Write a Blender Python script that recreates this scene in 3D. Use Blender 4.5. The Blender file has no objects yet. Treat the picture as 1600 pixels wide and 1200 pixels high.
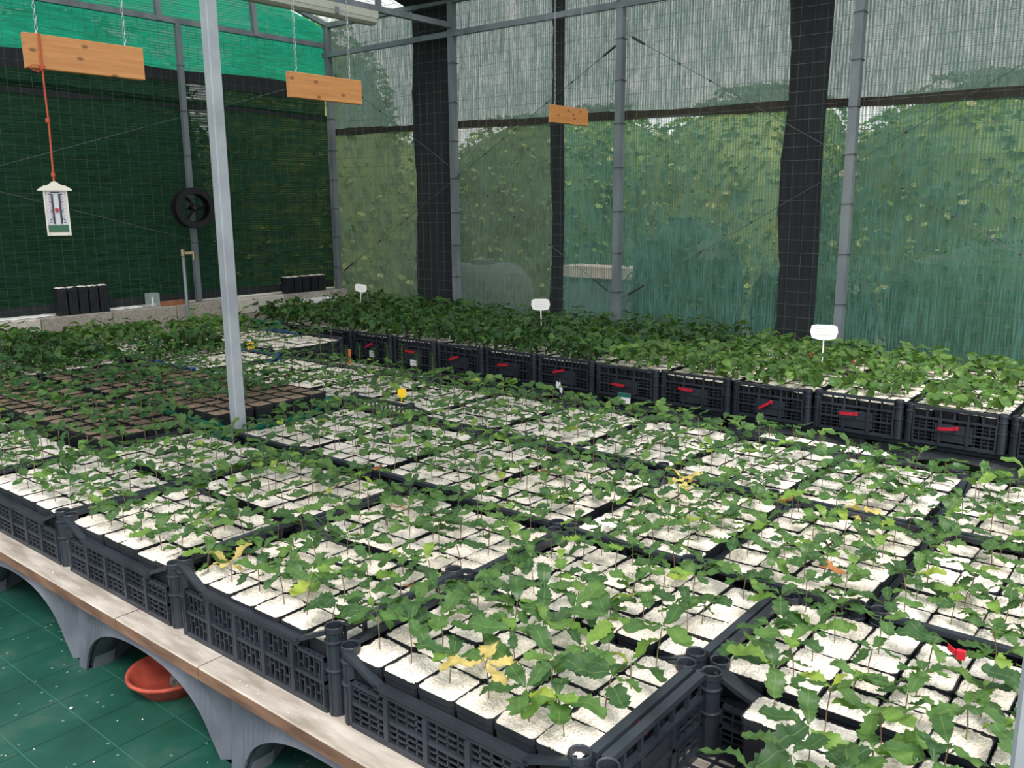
import bpy, math, random
import numpy as np
from mathutils import Vector, Matrix
random.seed(7); rng = np.random.default_rng(7)
sc = bpy.context.scene
COL = sc.collection
PI = math.pi

# ------------------------------------------------------------------ camera
CC = np.array([1.27666854, -1.00294686, 1.02469505])
CR = np.array([0.77585709, 0.63087534, -0.0064868])
CU = np.array([-0.12280632, 0.16109755, 0.97926819])
CF = np.array([-0.61884116, 0.75897555, -0.20246415])
FPX = 1354.27
cd = bpy.data.cameras.new('camera'); cam = bpy.data.objects.new('camera', cd); COL.objects.link(cam)
cam.matrix_world = Matrix(((CR[0], CU[0], -CF[0], CC[0]), (CR[1], CU[1], -CF[1], CC[1]), (CR[2], CU[2], -CF[2], CC[2]), (0, 0, 0, 1)))
cd.sensor_width = 36; cd.lens = FPX / 1600 * 36; cd.clip_start = 0.05; cd.clip_end = 200
cd.dof.use_dof = False
sc.camera = cam
def proj(P):
    d = np.asarray(P, float) - CC; z = d @ CF
    return (800 + FPX * (d @ CR) / z, 600 - FPX * (d @ CU) / z, z)
def hit(x, y, ax, v):          # pixel -> world point on the plane (coordinate ax == v)
    d = CF + CR * (x - 800) / FPX + CU * (600 - y) / FPX
    return CC + d * ((v - CC[ax]) / d[ax])

# ------------------------------------------------------------------ world, sun, exposure
w = bpy.data.worlds.new('sky'); sc.world = w; w.use_nodes = True
nt = w.node_tree; nt.nodes.clear()
tc = nt.nodes.new('ShaderNodeTexCoord'); sp = nt.nodes.new('ShaderNodeSeparateXYZ')
rp = nt.nodes.new('ShaderNodeValToRGB'); bg = nt.nodes.new('ShaderNodeBackground'); wo = nt.nodes.new('ShaderNodeOutputWorld')
nt.links.new(tc.outputs['Generated'], sp.inputs[0]); nt.links.new(sp.outputs['Z'], rp.inputs[0])
rp.color_ramp.elements[0].position = 0.0; rp.color_ramp.elements[0].color = (0.90, 0.88, 0.86, 1)
rp.color_ramp.elements[1].position = 0.9; rp.color_ramp.elements[1].color = (0.86, 0.88, 0.94, 1)
nt.links.new(rp.outputs[0], bg.inputs[0]); nt.links.new(bg.outputs[0], wo.inputs[0])
bg.inputs[1].default_value = 1.35
sl = bpy.data.lights.new('sun', 'SUN'); sun = bpy.data.objects.new('sun', sl); COL.objects.link(sun)
sl.energy = 3.0; sl.angle = math.radians(20); sl.color = (1.0, 0.96, 0.9)
sun.rotation_euler = Vector((-0.50, 0.38, -0.78)).to_track_quat('-Z', 'Y').to_euler()
sc.view_settings.view_transform = 'Standard'; sc.view_settings.look = 'None'
sc.view_settings.gamma = 1; sc.view_settings.use_curve_mapping = False
sc.view_settings.exposure = 0.66
cy = sc.cycles; cy.transparent_max_bounces = 24; cy.max_bounces = 7; cy.diffuse_bounces = 4; cy.transmission_bounces = 6

# ------------------------------------------------------------------ materials
MATS = {}
def newmat(name):
    m = bpy.data.materials.new(name); m.use_nodes = True; m.node_tree.nodes.clear(); MATS[name] = m
    return m, m.node_tree, m.node_tree.nodes.new('ShaderNodeOutputMaterial')
def N(t, k, **kw):
    n = t.nodes.new(k)
    for a, b in kw.items(): setattr(n, a, b)
    return n
def ramp(t, src, stops):
    r = N(t, 'ShaderNodeValToRGB'); t.links.new(src, r.inputs[0])
    e = r.color_ramp.elements
    while len(e) < len(stops): e.new(0.5)
    for i, (p, c) in enumerate(stops):
        e[i].position = p; e[i].color = tuple(c) + (1,) if len(c) == 3 else c
    return r.outputs[0]
def noise(t, scale, detail=3, vec=None, rough=0.5):
    n = N(t, 'ShaderNodeTexNoise'); n.inputs['Scale'].default_value = scale
    n.inputs['Detail'].default_value = detail; n.inputs['Roughness'].default_value = rough
    if vec is not None: t.links.new(vec, n.inputs['Vector'])
    return n.outputs['Fac']
def mapped(t, scale, obj=False):
    if obj:
        p = N(t, 'ShaderNodeTexCoord').outputs['Object']
    else:
        p = N(t, 'ShaderNodeNewGeometry').outputs['Position']
    m = N(t, 'ShaderNodeVectorMath', operation='MULTIPLY'); t.links.new(p, m.inputs[0]); m.inputs[1].default_value = scale
    return m.outputs[0]
def math_(t, op, a, b=None):
    n = N(t, 'ShaderNodeMath', operation=op)
    for i, v in enumerate((a, b)):
        if v is None: continue
        if isinstance(v, (int, float)): n.inputs[i].default_value = v
        else: t.links.new(v, n.inputs[i])
    return n.outputs[0]
def pmat(name, c1, c2=None, scale=20, rough=0.6, metal=0.0, bump=0.0, stretch=(1, 1, 1), obj=False, bscale=None, trans=0.0, spec=0.5):
    m, t, o = newmat(name)
    b = N(t, 'ShaderNodeBsdfPrincipled'); b.inputs['Roughness'].default_value = rough; b.inputs['Metallic'].default_value = metal
    b.inputs['Specular IOR Level'].default_value = spec
    v = mapped(t, stretch, obj)
    if c2 is None: b.inputs['Base Color'].default_value = tuple(c1) + (1,)
    else: t.links.new(ramp(t, noise(t, scale, 4, v), [(0.35, c1), (0.65, c2)]), b.inputs['Base Color'])
    if bump:
        bn = N(t, 'ShaderNodeBump'); bn.inputs['Strength'].default_value = bump; bn.inputs['Distance'].default_value = 0.003
        t.links.new(noise(t, bscale or scale * 3, 5, v), bn.inputs['Height']); t.links.new(bn.outputs[0], b.inputs['Normal'])
    if trans:
        tr = N(t, 'ShaderNodeBsdfTransparent'); mx = N(t, 'ShaderNodeMixShader'); mx.inputs[0].default_value = 1 - trans
        t.links.new(tr.outputs[0], mx.inputs[1]); t.links.new(b.outputs[0], mx.inputs[2]); t.links.new(mx.outputs[0], o.inputs[0])
    else: t.links.new(b.outputs[0], o.inputs[0])
    return m
pmat('black_plastic', (0.012, 0.016, 0.024), (0.024, 0.030, 0.042), 8, 0.42, spec=0.5)
pmat('pot_plastic', (0.007, 0.009, 0.013), (0.014, 0.017, 0.022), 12, 0.5, spec=0.4)
pmat('reel_black', (0.003, 0.003, 0.005), (0.006, 0.006, 0.009), 12, 0.6, spec=0.3)
pmat('green_plastic', (0.004, 0.11, 0.075), (0.006, 0.15, 0.10), 10, 0.45)
pmat('blue_plastic', (0.006, 0.05, 0.16), (0.01, 0.08, 0.24), 10, 0.45)
pmat('grey_plastic', (0.06, 0.07, 0.09), (0.10, 0.115, 0.145), 7, 0.5, bump=0.15)
pmat('galvanised', (0.13, 0.155, 0.175), (0.20, 0.23, 0.25), 9, 0.5, metal=0.25, stretch=(1, 1, .3))
pmat('steel_light', (0.26, 0.29, 0.33), (0.36, 0.40, 0.44), 6, 0.5, metal=0.2)
pmat('wire', (0.07, 0.085, 0.09), (0.11, 0.13, 0.13), 3, 0.5, metal=0.3)
pmat('wire_green', (0.022, 0.042, 0.034), (0.045, 0.07, 0.06), 3, 0.6)
pmat('dark_wire', (0.02, 0.022, 0.024), None, 3, 0.5)
pmat('black_cloth', (0.006, 0.009, 0.011), (0.014, 0.018, 0.022), 60, 0.9, stretch=(1, 1, .05))
pmat('hem', (0.02, 0.018, 0.012), (0.035, 0.032, 0.02), 20, 0.9)
pmat('plank_top', (0.24, 0.205, 0.17), (0.46, 0.42, 0.375), 26, 0.8, bump=0.4, stretch=(.2, 1, 1))
pmat('plank_edge', (0.085, 0.045, 0.026), (0.20, 0.11, 0.07), 30, 0.7, bump=0.3, stretch=(.2, 1, 1))
pmat('concrete', (0.24, 0.22, 0.19), (0.36, 0.33, 0.29), 45, 0.95, bump=0.9, bscale=120)
pmat('concrete_pale', (0.46, 0.42, 0.38), (0.58, 0.54, 0.49), 40, 0.95, bump=0.6)
pmat('terracotta', (0.26, 0.035, 0.02), (0.36, 0.06, 0.035), 25, 0.7)
pmat('clod', (0.06, 0.05, 0.04), (0.18, 0.16, 0.13), 60, 0.95, bump=1.0)
pmat('red_plastic', (0.42, 0.006, 0.02), None, 5, 0.5)
pmat('yellow_plastic', (0.80, 0.52, 0.015), None, 5, 0.5)
pmat('orange_plastic', (0.55, 0.12, 0.04), None, 5, 0.6)
pmat('white_plastic', (0.82, 0.83, 0.82), None, 5, 0.5)
pmat('cream_plastic', (0.62, 0.60, 0.54), None, 5, 0.5)
pmat('scale_card', (0.52, 0.54, 0.60), None, 5, 0.6)
pmat('tube_dark', (0.03, 0.03, 0.06), None, 5, 0.3)
pmat('grey_print', (0.42, 0.42, 0.46), None, 5, 0.6)
pmat('black_print', (0.02, 0.02, 0.02), None, 5, 0.6)
pmat('pink_print', (0.6, 0.28, 0.33), None, 5, 0.6)
pmat('teal_print', (0.01, 0.13, 0.12), None, 5, 0.5)
pmat('dark_green_card', (0.02, 0.10, 0.06), None, 5, 0.5)
pmat('red_cord', (0.42, 0.07, 0.03), None, 5, 0.8)
pmat('chain_steel', (0.45, 0.48, 0.5), None, 5, 0.35, metal=0.7)
pmat('lamp_housing', (0.40, 0.41, 0.36), (0.46, 0.47, 0.42), 5, 0.5)
pmat('glass_clear', (0.55, 0.66, 0.66), None, 5, 0.1, trans=0.72)
pmat('brass', (0.35, 0.3, 0.2), None, 5, 0.35, metal=0.8)
pmat('brick_red', (0.22, 0.08, 0.04), (0.3, 0.12, 0.06), 40, 0.9)
pmat('soil_peat', (0.13, 0.085, 0.06), (0.34, 0.25, 0.185), 260, 0.95, bump=0.8, bscale=500)
pmat('stem_green', (0.12, 0.13, 0.05), (0.20, 0.15, 0.08), 60, 0.6)
pmat('stem_brown', (0.13, 0.075, 0.04), (0.22, 0.14, 0.08), 60, 0.7)
pmat('earth', (0.05, 0.055, 0.03), (0.12, 0.12, 0.07), 4, 1.0)
pmat('stone_pink', (0.42, 0.32, 0.26), (0.55, 0.42, 0.36), 8, 0.9)
pmat('tank_grey', (0.06, 0.08, 0.08), (0.10, 0.13, 0.13), 3, 0.7)
def perlite(name, a, b, dark):
    m, t, o = newmat(name)
    bs = N(t, 'ShaderNodeBsdfPrincipled'); bs.inputs['Roughness'].default_value = 0.9; bs.inputs['Specular IOR Level'].default_value = 0.2
    v = mapped(t, (1, 1, 1))
    vo = N(t, 'ShaderNodeTexVoronoi'); vo.inputs['Scale'].default_value = 230; t.links.new(v, vo.inputs['Vector'])
    c1 = ramp(t, vo.outputs['Distance'], [(0.0, b), (0.6, a), (1.0, tuple(0.72 * q for q in a))])
    v2 = N(t, 'ShaderNodeTexVoronoi'); v2.inputs['Scale'].default_value = 120; t.links.new(v, v2.inputs['Vector'])
    f = ramp(t, v2.outputs['Color'], [(0.955, (0, 0, 0)), (0.985, (1, 1, 1))])
    mx = N(t, 'ShaderNodeMix', data_type='RGBA'); t.links.new(f, mx.inputs[0]); t.links.new(c1, mx.inputs[6]); mx.inputs[7].default_value = tuple(dark) + (1,)
    # whole pots vary a little, some yellowed
    oi = N(t, 'ShaderNodeObjectInfo')
    tint = ramp(t, oi.outputs['Random'], [(0.0, (0.96, 0.93, 0.88)), (0.6, (1, 1, 1)), (1.0, (1.0, 0.97, 0.93))])
    mm = N(t, 'ShaderNodeMix', data_type='RGBA', blend_type='MULTIPLY'); mm.inputs[0].default_value = 1
    t.links.new(mx.outputs[2], mm.inputs[6]); t.links.new(tint, mm.inputs[7]); t.links.new(mm.outputs[2], bs.inputs['Base Color'])
    bn = N(t, 'ShaderNodeBump'); bn.inputs['Strength'].default_value = 0.7; bn.inputs['Distance'].default_value = 0.003; bn.invert = True
    t.links.new(vo.outputs['Distance'], bn.inputs['Height']); t.links.new(bn.outputs[0], bs.inputs['Normal'])
    t.links.new(bs.outputs[0], o.inputs[0]); return m
perlite('perlite', (0.72, 0.66, 0.605), (0.80, 0.75, 0.70), (0.30, 0.25, 0.2))
def leafmat(name, stops, trl=0.35, rough=0.42, rib=False):
    m, t, o = newmat(name)
    oi = N(t, 'ShaderNodeObjectInfo'); ge = N(t, 'ShaderNodeNewGeometry')
    s = math_(t, 'FRACT', math_(t, 'ADD', oi.outputs['Random'], ge.outputs['Random Per Island']))
    c = ramp(t, s, stops)
    nz = ramp(t, noise(t, 45, 2, mapped(t, (1, 1, 1))), [(0.35, (0.8, 0.8, 0.8)), (0.65, (1.15, 1.15, 1.1))])
    mm = N(t, 'ShaderNodeMix', data_type='RGBA', blend_type='MULTIPLY'); mm.inputs[0].default_value = 1
    t.links.new(c, mm.inputs[6]); t.links.new(nz, mm.inputs[7])
    if rib:        # pale midrib along the leaf's own axis
        ob = N(t, 'ShaderNodeTexCoord'); sx = N(t, 'ShaderNodeSeparateXYZ'); t.links.new(ob.outputs['Object'], sx.inputs[0])
        ay = math_(t, 'ABSOLUTE', sx.outputs['Y']); side = math_(t, 'ABSOLUTE', math_(t, 'SINE', math_(t, 'MULTIPLY', math_(t, 'SUBTRACT', sx.outputs['X'], math_(t, 'MULTIPLY', ay, 0.9)), 22.0)))
        v_ = math_(t, 'MAXIMUM', math_(t, 'LESS_THAN', ay, 0.012), math_(t, 'MULTIPLY', math_(t, 'LESS_THAN', side, 0.10), 0.35))
        mr = N(t, 'ShaderNodeMix', data_type='RGBA'); t.links.new(math_(t, 'MULTIPLY', v_, 0.32), mr.inputs[0]); t.links.new(mm.outputs[2], mr.inputs[6]); mr.inputs[7].default_value = (0.22, 0.30, 0.10, 1)
        mm = mr
    bs = N(t, 'ShaderNodeBsdfPrincipled'); bs.inputs['Roughness'].default_value = rough; bs.inputs['Specular IOR Level'].default_value = 0.35
    t.links.new(mm.outputs[2], bs.inputs['Base Color'])
    tr = N(t, 'ShaderNodeBsdfTranslucent')
    tm = N(t, 'ShaderNodeMix', data_type='RGBA', blend_type='MULTIPLY'); tm.inputs[0].default_value = 1
    t.links.new(mm.outputs[2], tm.inputs[6]); tm.inputs[7].default_value = (1.3, 1.5, 0.6, 1); t.links.new(tm.outputs[2], tr.inputs[0])
    mx = N(t, 'ShaderNodeMixShader'); mx.inputs[0].default_value = trl
    t.links.new(bs.outputs[0], mx.inputs[1]); t.links.new(tr.outputs[0], mx.inputs[2]); t.links.new(mx.outputs[0], o.inputs[0])
    return m
leafmat('oak_leaf', [(0.0, (0.030, 0.078, 0.028)), (0.45, (0.048, 0.112, 0.034)), (0.85, (0.078, 0.160, 0.040)), (0.985, (0.15, 0.26, 0.045)), (1.0, (0.26, 0.32, 0.05))], rib=False)
leafmat('oak_leaf_near', [(0.0, (0.030, 0.078, 0.028)), (0.45, (0.048, 0.112, 0.034)), (0.85, (0.078, 0.160, 0.040)), (0.985, (0.15, 0.26, 0.045)), (1.0, (0.26, 0.32, 0.05))], rib=True)
leafmat('dark_leaf', [(0.0, (0.022, 0.065, 0.022)), (0.6, (0.038, 0.10, 0.028)), (1.0, (0.07, 0.16, 0.03))])
leafmat('lime_leaf', [(0.0, (0.055, 0.125, 0.035)), (0.6, (0.085, 0.175, 0.045)), (1.0, (0.15, 0.26, 0.06))], 0.38)
leafmat('dry_leaf', [(0.0, (0.30, 0.13, 0.05)), (1.0, (0.42, 0.20, 0.09))], 0.3, 0.7)
leafmat('yellow_leaf', [(0.0, (0.45, 0.36, 0.13)), (1.0, (0.55, 0.42, 0.16))], 0.3, 0.6)
leafmat('outdoor_leaf', [(0.0, (0.07, 0.13, 0.03)), (0.5, (0.17, 0.25, 0.06)), (0.9, (0.34, 0.38, 0.12)), (1.0, (0.5, 0.45, 0.25))], 0.3, 0.6)

def net(name, axis, vertical, opa, amp, col, tcol, fine=1.0, rib_a=0.35, zst=7, var=1.45):
    """knitted shade cloth: gaps let light straight through, threads scatter and pass some"""
    m, t, o = newmat(name)
    hs = (1, 1, 1)
    if vertical: s1 = (190 * fine, 190 * fine, zst); s2 = (60, 60, zst * 0.22)
    else: s1 = (zst, zst, 190 * fine); s2 = (1.5, 1.5, 50)
    n1 = noise(t, 1.0, 2, mapped(t, s1), 0.6)
    n2 = noise(t, 1.0, 2, mapped(t, s2), 0.5)
    n3 = noise(t, 5.0, 3, mapped(t, (1, 1, 1)), 0.6)
    n4 = noise(t, 320.0, 1, mapped(t, (1, 1, 1)), 0.5)
    s = math_(t, 'ADD', math_(t, 'MULTIPLY', math_(t, 'SUBTRACT', n1, 0.5), amp * 2.2),
              math_(t, 'MULTIPLY', math_(t, 'SUBTRACT', n2, 0.5), amp * 1.6))
    s = math_(t, 'ADD', s, math_(t, 'MULTIPLY', math_(t, 'SUBTRACT', n3, 0.5), amp * 0.9))
    s = math_(t, 'ADD', s, math_(t, 'MULTIPLY', math_(t, 'SUBTRACT', n4, 0.5), amp * 0.8))
    g_ = N(t, 'ShaderNodeNewGeometry'); q_ = N(t, 'ShaderNodeSeparateXYZ'); t.links.new(g_.outputs['Position'], q_.inputs[0])
    a_ = q_.outputs['X'] if vertical else q_.outputs['Z']; b_ = q_.outputs['Z'] if vertical else q_.outputs['Y']
    wob = math_(t, 'MULTIPLY', n2, 3.0)
    rib = math_(t, 'MULTIPLY', math_(t, 'SINE', math_(t, 'ADD', math_(t, 'MULTIPLY', a_, 2 * PI / 0.019), wob)), amp * rib_a)
    rib2 = math_(t, 'MULTIPLY', math_(t, 'SINE', math_(t, 'MULTIPLY', b_, 2 * PI / 0.012)), amp * rib_a * 0.5)
    s = math_(t, 'ADD', s, math_(t, 'ADD', rib, rib2))
    f = math_(t, 'ADD', s, opa); f.node.use_clamp = True
    d = N(t, 'ShaderNodeBsdfDiffuse'); d.inputs[0].default_value = tuple(col) + (1,)
    tr = N(t, 'ShaderNodeBsdfTranslucent')
    tt = ramp(t, math_(t, 'ADD', math_(t, 'MULTIPLY', n1, 0.65), math_(t, 'MULTIPLY', n3, 0.35)), [(0.34, tuple(c / var ** 1.3 for c in tcol)), (0.66, tuple(min(1, c * var) for c in tcol))]); t.links.new(tt, tr.inputs[0])
    dd = ramp(t, math_(t, 'ADD', math_(t, 'MULTIPLY', n1, 0.65), math_(t, 'MULTIPLY', n2, 0.35)), [(0.34, tuple(c / var ** 1.2 for c in col)), (0.66, tuple(min(1, c * var) for c in col))]); t.links.new(dd, d.inputs[0])
    a = N(t, 'ShaderNodeMixShader'); a.inputs[0].default_value = 0.55; t.links.new(d.outputs[0], a.inputs[1]); t.links.new(tr.outputs[0], a.inputs[2])
    tp = N(t, 'ShaderNodeBsdfTransparent'); b = N(t, 'ShaderNodeMixShader')
    t.links.new(f, b.inputs[0]); t.links.new(tp.outputs[0], b.inputs[1]); t.links.new(a.outputs[0], b.inputs[2]); t.links.new(b.outputs[0], o.inputs[0])
    return m
net('net_white', 'x', True, 0.93, 0.20, (0.13, 0.19, 0.17), (0.10, 0.155, 0.140), 1.5, 0.3, 26, 1.7)
net('net_olive', 'x', True, 0.80, 0.24, (0.10, 0.145, 0.105), (0.08, 0.125, 0.095), 1.6, 0.35, 14, 1.7)
net('net_green', 'x', True, 0.72, 0.30, (0.06, 0.14, 0.115), (0.07, 0.155, 0.13), 1.5, 0.45, 7, 1.8)
net('net_dark', 'y', False, 0.965, 0.16, (0.012, 0.036, 0.023), (0.008, 0.026, 0.015), 1.0, 0.3, 9, 2.3)
net('net_teal', 'y', False, 0.995, 0.08, (0.02, 0.24, 0.145), (0.022, 0.40, 0.235))
net('net_roof', 'x', True, 0.72, 0.2, (0.30, 0.34, 0.33), (0.40, 0.45, 0.44))

def wood_board_mat():
    m, t, o = newmat('pine_board')
    b = N(t, 'ShaderNodeBsdfPrincipled'); b.inputs['Roughness'].default_value = 0.5
    v = mapped(t, (6, 3, 60), True)
    c = ramp(t, noise(t, 1.2, 4, v, 0.6), [(0.3, (0.42, 0.17, 0.05)), (0.7, (0.56, 0.26, 0.085))])
    vo = N(t, 'ShaderNodeTexVoronoi'); vo.inputs['Scale'].default_value = 1.0
    vo.voronoi_dimensions = '2D'
    oi = N(t, 'ShaderNodeObjectInfo'); se = N(t, 'ShaderNodeSeparateXYZ'); t.links.new(mapped(t, (0, 8, 15), True), se.inputs[0]); co = N(t, 'ShaderNodeCombineXYZ')
    t.links.new(math_(t, 'ADD', se.outputs['Y'], math_(t, 'MULTIPLY', oi.outputs['Random'], 40.0)), co.inputs[0]); t.links.new(se.outputs['Z'], co.inputs[1]); t.links.new(co.outputs[0], vo.inputs['Vector'])
    k = ramp(t, vo.outputs['Distance'], [(0.05, (0.8, 0.8, 0.8)), (0.12, (0, 0, 0))])
    mx = N(t, 'ShaderNodeMix', data_type='RGBA'); t.links.new(k, mx.inputs[0]); t.links.new(c, mx.inputs[6]); mx.inputs[7].default_value = (0.11, 0.04, 0.015, 1)
    t.links.new(mx.outputs[2], b.inputs['Base Color']); t.links.new(b.outputs[0], o.inputs[0])
wood_board_mat()
def floor_mat():
    m, t, o = newmat('ground_cloth')
    b = N(t, 'ShaderNodeBsdfPrincipled'); b.inputs['Roughness'].default_value = 0.45; b.inputs['Specular IOR Level'].default_value = 0.3
    c = ramp(t, noise(t, 4, 5, mapped(t, (1, 1, 1)), 0.6), [(0.3, (0.004, 0.035, 0.023)), (0.55, (0.010, 0.060, 0.043)), (0.75, (0.045, 0.085, 0.070))])
    g = N(t, 'ShaderNodeNewGeometry'); s = N(t, 'ShaderNodeSeparateXYZ'); t.links.new(g.outputs['Position'], s.inputs[0])
    def lines(out, off, wd):
        f = math_(t, 'FRACT', math_(t, 'DIVIDE', math_(t, 'ADD', out, off), 0.155))
        return math_(t, 'LESS_THAN', f, wd)
    dk = lines(s.outputs['X'], 50 * 0.155 + 1.41 - 0.155 * 9, 0.022); lt = lines(s.outputs['Y'], 50 * 0.155 + 0.165 - 0.155, 0.012)
    m1 = N(t, 'ShaderNodeMix', data_type='RGBA'); t.links.new(dk, m1.inputs[0]); t.links.new(c, m1.inputs[6]); m1.inputs[7].default_value = (0.004, 0.025, 0.02, 1)
    m2 = N(t, 'ShaderNodeMix', data_type='RGBA'); t.links.new(lt, m2.inputs[0]); t.links.new(m1.outputs[2], m2.inputs[6]); m2.inputs[7].default_value = (0.03, 0.12, 0.09, 1)
    v2 = N(t, 'ShaderNodeTexVoronoi'); v2.inputs['Scale'].default_value = 24; t.links.new(g.outputs['Position'], v2.inputs['Vector'])
    sp_ = math_(t, 'MULTIPLY', math_(t, 'LESS_THAN', v2.outputs['Distance'], 0.09), 0.35)
    m3 = N(t, 'ShaderNodeMix', data_type='RGBA'); t.links.new(sp_, m3.inputs[0]); t.links.new(m2.outputs[2], m3.inputs[6]); m3.inputs[7].default_value = (0.3, 0.35, 0.3, 1)
    t.links.new(m3.outputs[2], b.inputs['Base Color']); t.links.new(b.outputs[0], o.inputs[0])
floor_mat()

# ------------------------------------------------------------------ mesh helpers
class MB:
    def __init__(s): s.v = []; s.f = []; s.m = []; s.n = 0
    def add(s, V, F, mi=0):
        V = np.asarray(V, float); s.v.append(V)
        o = s.n
        s.f.extend([tuple(i + o for i in f) for f in F]); s.m.extend([mi] * len(F)); s.n += len(V); return s
    def merge(s, o, M=None, mshift=0):
        V = np.concatenate(o.v)
        if M is not None: V = V @ M[:3, :3].T + M[:3, 3]
        k = s.n
        s.v.append(V); s.f.extend([tuple(i + k for i in f) for f in o.f]); s.m.extend([i + mshift for i in o.m]); s.n += len(V); return s
    def box(s, a, b, mi=0):
        (x0, y0, z0), (x1, y1, z1) = a, b
        V = [(x0, y0, z0), (x1, y0, z0), (x1, y1, z0), (x0, y1, z0), (x0, y0, z1), (x1, y0, z1), (x1, y1, z1), (x0, y1, z1)]
        return s.add(V, [(0, 3, 2, 1), (4, 5, 6, 7), (0, 1, 5, 4), (1, 2, 6, 5), (2, 3, 7, 6), (3, 0, 4, 7)], mi)
    def bar(s, p, q, r, n=4, mi=0, r2=None, up=None, twist=0.0):
        p = np.array(p, float); q = np.array(q, float); d = q - p; L = np.linalg.norm(d)
        if L < 1e-9: return s
        d /= L; a = np.array([0, 0, 1.0]) if abs(d[2]) < 0.9 else np.array([1.0, 0, 0])
        u = np.cross(d, a); u /= np.linalg.norm(u); w_ = np.cross(d, u)
        r2 = r if r2 is None else r2
        V = []
        for P, R in ((p, r), (q, r2)):
            for i in range(n):
                t = 2 * PI * (i + 0.5) / n + twist; V.append(P + R * (math.cos(t) * u + math.sin(t) * w_))
        F = [(i, (i + 1) % n, n + (i + 1) % n, n + i) for i in range(n)] + [tuple(range(n))[::-1], tuple(range(n, 2 * n))]
        return s.add(V, F, mi)
    def path(s, pts, r, n=5, mi=0):
        for a, b in zip(pts[:-1], pts[1:]): s.bar(a, b, r, n, mi)
        return s
    def lathe(s, prof, n=20, mi=0, c=(0, 0, 0), closed=False):
        V = []
        for (r, z) in prof:
            for i in range(n):
                t = 2 * PI * i / n; V.append((c[0] + r * math.cos(t), c[1] + r * math.sin(t), c[2] + z))
        F = []
        k = len(prof); rngk = k if closed else k - 1
        for j in range(rngk):
            for i in range(n):
                a = j * n + i; b = j * n + (i + 1) % n; jj = ((j + 1) % k) * n
                F.append((a, b, jj + (i + 1) % n, jj + i))
        return s.add(V, F, mi)
    def mesh(s, name, mats, smooth=False):
        me = bpy.data.meshes.new(name)
        V = np.concatenate(s.v)
        me.from_pydata(V.tolist(), [], s.f)
        for m in mats: me.materials.append(MATS[m])
        if len(mats) > 1: me.polygons.foreach_set('material_index', s.m)
        if smooth: me.polygons.foreach_set('use_smooth', [True] * len(s.f))
        me.update(); return me
def link(name, data, parent=None, loc=None, rz=0.0):
    o = bpy.data.objects.new(name, data); COL.objects.link(o)
    if parent is not None: o.parent = parent
    if loc is not None: o.location = loc
    if rz: o.rotation_euler = (0, 0, rz)
    return o
def thing(name, label, cat, loc=(0, 0, 0), rz=0.0, group=None, data=None):
    o = link(name, data, None, loc, rz); o['label'] = label; o['category'] = cat
    if group: o['group'] = group
    return o
def struct(name, data, label=None):
    o = link(name, data); o['kind'] = 'structure'
    if label: o['label'] = label
    return o
ORD = ['', 'first', 'second', 'third', 'fourth', 'fifth', 'sixth', 'seventh', 'eighth', 'ninth', 'tenth', 'eleventh', 'twelfth', 'thirteenth', 'fourteenth']

# ------------------------------------------------------------------ setting: floor, end wall, back wall, roof
FZ = -0.24
XE, YW = -5.05, 4.2          # end wall plane, long wall plane
m = MB(); m.box((XE - 0.02, -2.6, FZ - 0.03), (3.2, YW + 0.05, FZ)); struct('floor', m.mesh('floor', ['ground_cloth']), 'green woven ground cloth with a square grid of lines')

def grid_sheet(axis, c, h0, h1, z0f, z1f, nh, nv, wav, seed):
    """a hanging sheet with gentle folds; axis 'x' -> plane y=c spanning x, 'y' -> plane x=c spanning y"""
    r = np.random.default_rng(seed); ph = r.uniform(0, 6, 6)
    V = []
    for j in range(nv + 1):
        for i in range(nh + 1):
            h = h0 + (h1 - h0) * i / nh
            a, b = z0f(h), z1f(h); z = a + (b - a) * j / nv
            d = wav * (math.sin(h * 9 + ph[0]) * 0.5 + math.sin(h * 23 + z * 2 + ph[1]) * 0.35 + math.sin(z * 7 + h * 3 + ph[2]) * 0.4)
            V.append((h, c + d, z) if axis == 'x' else (c + d, h, z))
    F = []
    for j in range(nv):
        for i in range(nh):
            k = j * (nh + 1) + i; F.append((k, k + 1, k + nh + 2, k + nh + 1))
    mb = MB(); mb.add(V, F); return mb
K = lambda v: (lambda h: v)
wb = link('wall_back', None); wb['kind'] = 'structure'; wb['label'] = 'long shade-net wall on galvanised posts behind the back bench'
seam = lambda x: 1.68 - 0.018 * (x + 5)          # hem sags slightly to the right
NY = YW + 0.045
bays = [(-5.09, -4.0, 'net_olive'), (-4.0, -2.6, 'net_olive'), (-2.6, -0.85, 'net_green'), (-0.85, 1.1, 'net_green'), (1.1, 3.2, 'net_green')]
for i, (a, b, mt) in enumerate(bays):
    link('shade_net', grid_sheet('x', NY, a, b, K(0.02), seam, 24, 12, 0.008, i).mesh('shade_net', [mt], True), wb)
    link('shade_net', grid_sheet('x', NY + 0.012, a, b, lambda h: seam(h) - 0.04, K(2.56), 24, 8, 0.012, i + 20).mesh('shade_net', ['net_white'], True), wb)
h = grid_sheet('x', NY - 0.014, -5.03, 3.2, lambda x: seam(x) - 0.038 + 0.006 * math.sin(x * 7) + 0.003 * math.sin(x * 23), lambda x: seam(x) + 0.014 + 0.006 * math.sin(x * 5) + 0.003 * math.sin(x * 31), 80, 1, 0.002, 3).mesh('net_hem', ['hem'])
link('net_hem', h, wb)
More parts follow.
